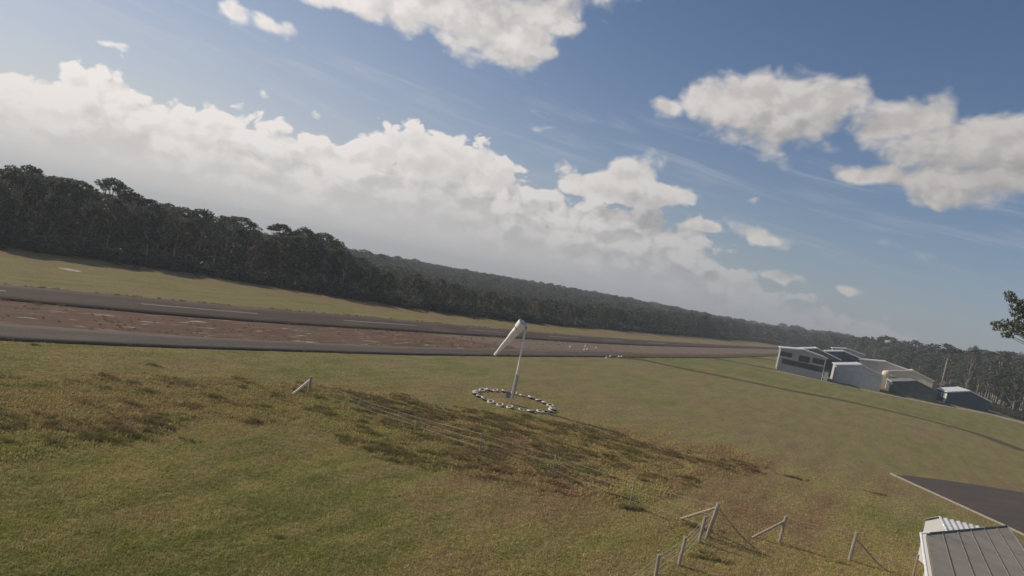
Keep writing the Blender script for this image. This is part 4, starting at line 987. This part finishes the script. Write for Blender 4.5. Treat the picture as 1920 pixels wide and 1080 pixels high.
# the emergent trees one can name
def named_tree(px, ptop, d, kd, label, h=None, wide=1.0, name='gum_tree'):
    a = azel(px, ptop); x, y = d * math.sin(a[0]), d * math.cos(a[0]); z = float(terrain(np.array([x]), np.array([y]))[0][0]); zt = H + math.tan(a[1]) * d
    return place_tree(kd, x, y, z, zt - z, rng.random() * 6, label, None, name, wide)
edge_at = lambda px, py: float(np.interp(azel(px, py)[0], _az, EDGE))
for q_, (px, py, w_, lab) in enumerate(((14, 313, 1.1, None), (48, 316, 1.2, None), (112, 328, 1.5, None), (138, 332, 1.3, None), (168, 350, .7, None), (222, 332, .95, 'round headed gum tree standing clear above the left treeline'),
        (246, 356, .9, None), (290, 372, 1.2, None), (345, 385, 1.1, None), (380, 388, .9, None), (448, 403, 1.6, 'flat topped open gum tree standing above the middle of the high left stand'), (538, 419, 1.2, None), (576, 424, .8, None), (606, 433, 1.2, None), (636, 450, 1.0, None))):
    named_tree(px, py, edge_at(px, py) + rng.uniform(2.5, 7), DOME[q_ % 4], lab or '%s domed gum crown from the left along the skyline of the high left stand' % ORD[q_], wide=w_)
named_tree(1829, 650, 236, TALL[1], 'spindly gum tree with a tufted top above the navy hangar', wide=.6)
named_tree(1625, 631, 420, KINDS[4], 'lone rounded tree breaking the skyline above the hangar roofs', wide=1.3)
sp = np.c_[cand[rest], tz[rest]]; hs = hh[rest] / 9.0 * np.where(td[rest] > 300, rng.uniform(.80, 1.32, len(rest)), 1.0); n = len(rest)
wd_f = np.where(td[rest] > 330, 1.9, np.where(ts[rest] > 60, 1.5, 1.1))
instancer('forest', sp, np.c_[np.zeros((n, 2)), rng.random(n) * 6.28], np.c_[hs * wd_f, hs * wd_f, hs], rng.integers(0, 7, n), PROTO, kind='stuff', label='mass of gum forest stretching away behind the treeline', cat='forest')
# low scrub at the foot of the trees
L_ = resample(TREELINE[2:22], 0.5); tt = rng.integers(0, len(L_), 2600); Pq = L_[tt] + rng.normal(size=(2600, 2)) * np.array([1.6, 1.6])
zz, ss, dd = terrain(Pq[:, 0], Pq[:, 1]); kp = (ss > -3.5) & (np.arctan2(Pq[:, 0], Pq[:, 1]) > -.9); Pq, zz = Pq[kp], zz[kp]; n = len(Pq)
sc_ = rng.uniform(.7, 1.9, n)
pv_ = L_[rng.integers(0, len(L_), 420)] + rng.normal(size=(420, 2)) * .8; sv_ = fdist(pv_[:, 0], pv_[:, 1]); gx_ = np.array([.62, -.78])
pv_ = pv_ + gx_ * rng.uniform(1.5, 7.5, (420, 1)); kv = (fdist(pv_[:, 0], pv_[:, 1]) < -1) & (pv_[:, 0] < 0) & (fbm(pv_[:, 0] / 6, pv_[:, 1] / 6, 2, 99) > .5); pv_ = pv_[kv]
nv_ = len(pv_); Pq = np.vstack([Pq, pv_]); zz = np.r_[zz, np.zeros(nv_)]; n = len(Pq); sc_ = np.r_[sc_, rng.uniform(.3, .6, nv_)]
instancer('scrub', np.c_[Pq, zz - .05], np.c_[np.zeros((n, 2)), rng.random(n) * 6.28], np.c_[sc_ * 1.2, sc_ * 1.2, sc_], rng.integers(0, 4, n), SCRUB, kind='stuff', label='low dark scrub along the foot of the trees', cat='scrub')
# shrubs in front of the treeline
def shrub(px, py, h, w, mat, label, group=None, fwdm=0.0):
    p = gp(px, py); t = empty('shrub', (p[0], p[1], 0), rng.random() * 6, label=label, cat='shrub', group=group)
    VV = []; FF = []; k = 0; st = MB()
    for j in range(16):
        a = rng.random() * 6.28; r = w * .5 * rng.random() ** .5; c_ = np.array([r * math.cos(a), r * math.sin(a), h * rng.uniform(.25, .8)])
        v, f = clump(c_, np.array([.30 * w, .30 * w, .24 * h]), 60, .13, 0.0); VV.append(v); FF.append(f + k); k += len(v)
        if j % 4 == 0: st.tube([(0, 0, -.1), tuple(c_ * np.array([.5, .5, .5])), tuple(c_)], [.06, .04, .015], 5)
    link('foliage', np_mesh('foliage', np.vstack(VV), np.vstack(FF), [mat]), t); st.build('stem', M['bark'], t)
GSH = 'grey green shrubs in front of the treeline'
for q_, (px, py, h, w) in enumerate(((738, 571, 2.2, 4), (760, 574, 2.4, 4), (785, 577, 2.6, 4), (808, 580, 2.6, 4), (830, 584, 2.5, 4), (852, 587, 2.3, 3.5))):
    shrub(px, py, h, w, M['greyscrub'], '%s grey green shrub from the left in the low hedge before the trees' % ORD[q_], 'hedge of grey green shrubs')
shrub(918, 594, 2.2, 2.6, M['greyscrub'], 'round pale shrub, left one of the pair on the far verge')
shrub(938, 596, 2.7, 3.0, M['greyscrub'], 'larger round pale shrub, right one of the pair on the far verge')
shrub(1003, 605, 1.8, 2.2, M['scrub'], 'small dark bush on the verge just right of the windsock top')
shrub(890, 592, 1.2, 3.5, M['greyscrub'], 'low straggling shrub at the right end of the grey hedge')
# big gum reaching in from the right edge
tx, ty = 44.5, 46.0
bt = empty('gum_tree', (tx, ty, 0), label='large gum tree whose drooping branch reaches in at the right edge', cat='tree')
tr = MB(); tr.tube([(0, 0, -.2), (-.3, .2, 4), (-.2, .1, 8), (.4, 0, 12), (.5, 0, 16)], [.42, .36, .29, .2, .09], 10)
VV = []; FF = []; k = 0
def spray(px, py, y, r, n, size=.10):
    global k
    q = at_y(px, py, y); c_ = np.array([q[0] - tx, q[1] - ty, q[2]]); v, f = clump(c_, np.array([r, r, r * .8]), n, size, 1.2); VV.append(v); FF.append(f + k); k += len(v); return c_
tips = []
for (px, py, r, n) in ((1897, 560, .36, 110), (1893, 551, .30, 80), (1908, 572, .5, 140), (1902, 585, .35, 60), (1880, 614, .3, 60), (1900, 614, .4, 90), (1912, 612, .45, 120), (1918, 575, .5, 160), (1915, 590, .6, 150), (1920, 605, .6, 150), (1935, 580, .8, 240), (1905, 607, .35, 70), (1886, 606, .35, 70), (1872, 608, .28, 60), (1864, 607, .2, 40),
                       (1868, 616, .22, 36), (1885, 628, .26, 50), (1893, 628, .28, 50), (1905, 623, .25, 40), (1925, 625, .5, 90), (1945, 605, .8, 200), (1960, 560, .9, 240), (1985, 580, 1.1, 260), (2010, 540, 1.1, 260), (2030, 600, 1.1, 240), (1990, 510, .9, 200), (1950, 640, .5, 90)):
    tips.append(spray(px, py, ty + rng.uniform(-.8, .8), r, n))
for j, c_ in enumerate(tips):
    z0 = max(7.0, c_[2] - 2.5); tr.tube([(0, 0, z0), tuple(c_ * np.array([.5, .5, 0]) + np.array([0, 0, (z0 + c_[2]) / 2 - .2])), tuple(c_)], [.09, .05, .012], 5)
for j in range(26):
    a = rng.random() * 6.28; c_ = np.array([3.2 * rng.random() ** .5 * math.cos(a) + 2.0, 3.5 * rng.random() ** .5 * math.sin(a), rng.uniform(11, 18)])
    v, f = clump(c_, np.array([1.1, 1.1, .8]), 120, .14, 1.0); VV.append(v); FF.append(f + k); k += len(v)
link('crown', np_mesh('crown', np.vstack(VV), np.vstack(FF), [M['leaf']]), bt); tr.build('trunk', M['bark'], bt, smooth=True)

# ---------------------------------------------------------------- grass
GR = bpy.data.collections.new('grass_prototypes')
def tuft(name, n, h, w, spread, mat):
    vs = []; fs = []
    for i in range(n):
        a = rng.random() * 6.28; r = spread * rng.random() ** .5; b = np.array([r * math.cos(a), r * math.sin(a), -.01]); d = rng.random() * 6.28
        hh_ = h * rng.uniform(.5, 1.1); ln = hh_ * rng.uniform(.2, .9); dx, dy = math.cos(d), math.sin(d); s_ = np.array([-dy, dx, 0]) * w
        m_ = b + np.array([dx * ln * .35, dy * ln * .35, hh_ * .65]); t_ = b + np.array([dx * ln, dy * ln, hh_]); k_ = len(vs)
        vs += [b - s_, b + s_, m_ + s_ * .7, m_ - s_ * .7, t_]; fs += [(k_, k_ + 1, k_ + 2, k_ + 3), (k_ + 3, k_ + 2, k_ + 4)]
    me = MB().add(vs, fs).mesh(name, mat); o = bpy.data.objects.new(name, me); GR.objects.link(o)
TMA, TMB = tuft_mat('lawn_blades', 2.0), tuft_mat('tussock_blades', 1.3)
for i in range(3): tuft('blade_a%d' % i, 16, .065, .014, .22, TMA)
for i in range(3): tuft('blade_b%d' % i, 30, .26, .015, .20, TMB)
NG = 150000
gy_ = 15 + (62 - 15) * rng.random(NG) ** 1.15; gxx = rng.uniform(-.92, .92, NG) * gy_ * 1.02
gz_ = sample_bump(gxx, gy_); ro_, ti_ = ground_maps(gxx, gy_)
okm = (gxx > np.interp(gy_, tl[:, 1], tl[:, 0]) + .25) & (gxx > -34) & (gxx < 46)
okm &= rng.random(NG) < 1 - sst(np.hypot(gxx, gy_), 34, 66) * np.where(ro_ > .4, .35, 1)
okm &= poly_sd(gxx, gy_, [(32.8, 55), (37, 55), (62, 52), (62, 20), (36.8, 20), (34.4, 44)]) < -.1
gxx, gy_, gz_, ro_, ti_ = [q[okm] for q in (gxx, gy_, gz_, ro_, ti_)]; n = len(gxx)
sc_ = rng.uniform(.5, 1.2, n) * (1 + .7 * ro_); kind_ = rng.integers(0, 3, n); dk_ = ro_ * .6
# separate tussocks standing in the unmown ground, shaped long so their shaded sides draw dark dashes
m = 6800; cx_, cy_ = rng.uniform(-34, 34, m), 17 + 30 * rng.random(m); cr_, ct_ = ground_maps(cx_, cy_)
pat = sst(fbm(cx_ / 4.5, cy_ / 2.6, 3, 77), .42, .60); kk = rng.random(m) < np.maximum(cr_, .012) * (.10 + .9 * pat); cx_, cy_ = cx_[kk], cy_[kk]
TX = []; TS = []
for x_, y_ in zip(cx_, cy_):
    q_ = int(rng.integers(5, 22)); lx = rng.uniform(.12, .50); hq = rng.uniform(.30, .85)
    TX.append(np.c_[x_ + rng.normal(size=q_) * lx, y_ + rng.normal(size=q_) * .09]); TS.append(hq * rng.uniform(.7, 1.1, q_))
TX, TS = np.vstack(TX), np.hstack(TS); kk = (poly_sd(TX[:, 0], TX[:, 1], [(32.8, 55), (37, 55), (62, 52), (62, 20), (36.8, 20), (34.4, 44)]) < -.3) & (TX[:, 0] > np.interp(TX[:, 1], tl[:, 1], tl[:, 0]) + 1) & (np.hypot(TX[:, 0] - 1.95, TX[:, 1] - 51.6) > 3.4)
TX, TS = TX[kk], TS[kk]; r2_, t2_ = ground_maps(TX[:, 0], TX[:, 1])
gxx, gy_, gz_ = np.r_[gxx, TX[:, 0]], np.r_[gy_, TX[:, 1]], np.r_[gz_, sample_bump(TX[:, 0], TX[:, 1])]
WP = []
for A_, B_, n_, lo_, hi_ in ((tx_lo, tx_lo, 900, -.25, .10), (rw_near, tx_up, 1500, .0, 1.0), (rw_far, rw_far, 700, -.3, .15), (rw_near, rw_near, 500, -.1, .3)):
    t_ = rng.random(n_) ** 1.3 * .62; k_ = rng.uniform(lo_, hi_, n_) if A_ is not B_ else rng.uniform(lo_, hi_, n_)
    ip = lambda P: np.c_[np.interp(t_, np.linspace(0, 1, 400), resample(P, 1)[np.linspace(0, len(resample(P, 1)) - 1, 400).astype(int), 0]), np.interp(t_, np.linspace(0, 1, 400), resample(P, 1)[np.linspace(0, len(resample(P, 1)) - 1, 400).astype(int), 1])]
    a_, b_ = ip(A_), ip(B_); q_ = a_ * (1 - k_[:, None]) + b_ * k_[:, None] if A_ is not B_ else a_ + np.c_[k_ * .8, -k_ * .6]
    pt_ = fbm(q_[:, 0] / 3, q_[:, 1] / 3, 3, 88) > (.5 if A_ is not B_ else .42); WP.append(q_[pt_])
WP = np.vstack(WP); WP = WP[(WP[:, 0] > -50) & (WP[:, 1] < 130)]; nw = len(WP)
TX = np.vstack([TX, WP]); TS = np.r_[TS, rng.uniform(.3, .7, nw)]; t2_ = np.r_[t2_, rng.uniform(.2, .8, nw)]
gxx, gy_, gz_ = np.r_[gxx, WP[:, 0]], np.r_[gy_, WP[:, 1]], np.r_[gz_, np.zeros(nw)]
sc_ = np.r_[sc_, TS]; kind_ = np.r_[kind_, 3 + rng.integers(0, 3, len(TS))]; ti_ = np.r_[ti_, t2_ * .9]; ro_ = np.r_[dk_, np.full(len(TS), 1.0)]; n = len(gxx)
instancer('grass', np.c_[gxx, gy_, gz_], np.c_[rng.normal(size=(n, 2)) * .1, rng.random(n) * 6.28], np.c_[sc_, sc_, sc_], kind_, GR, {'tint': ti_, 'rough': ro_}, kind='stuff', label='dry pasture grass with rough tussocks', cat='grass')
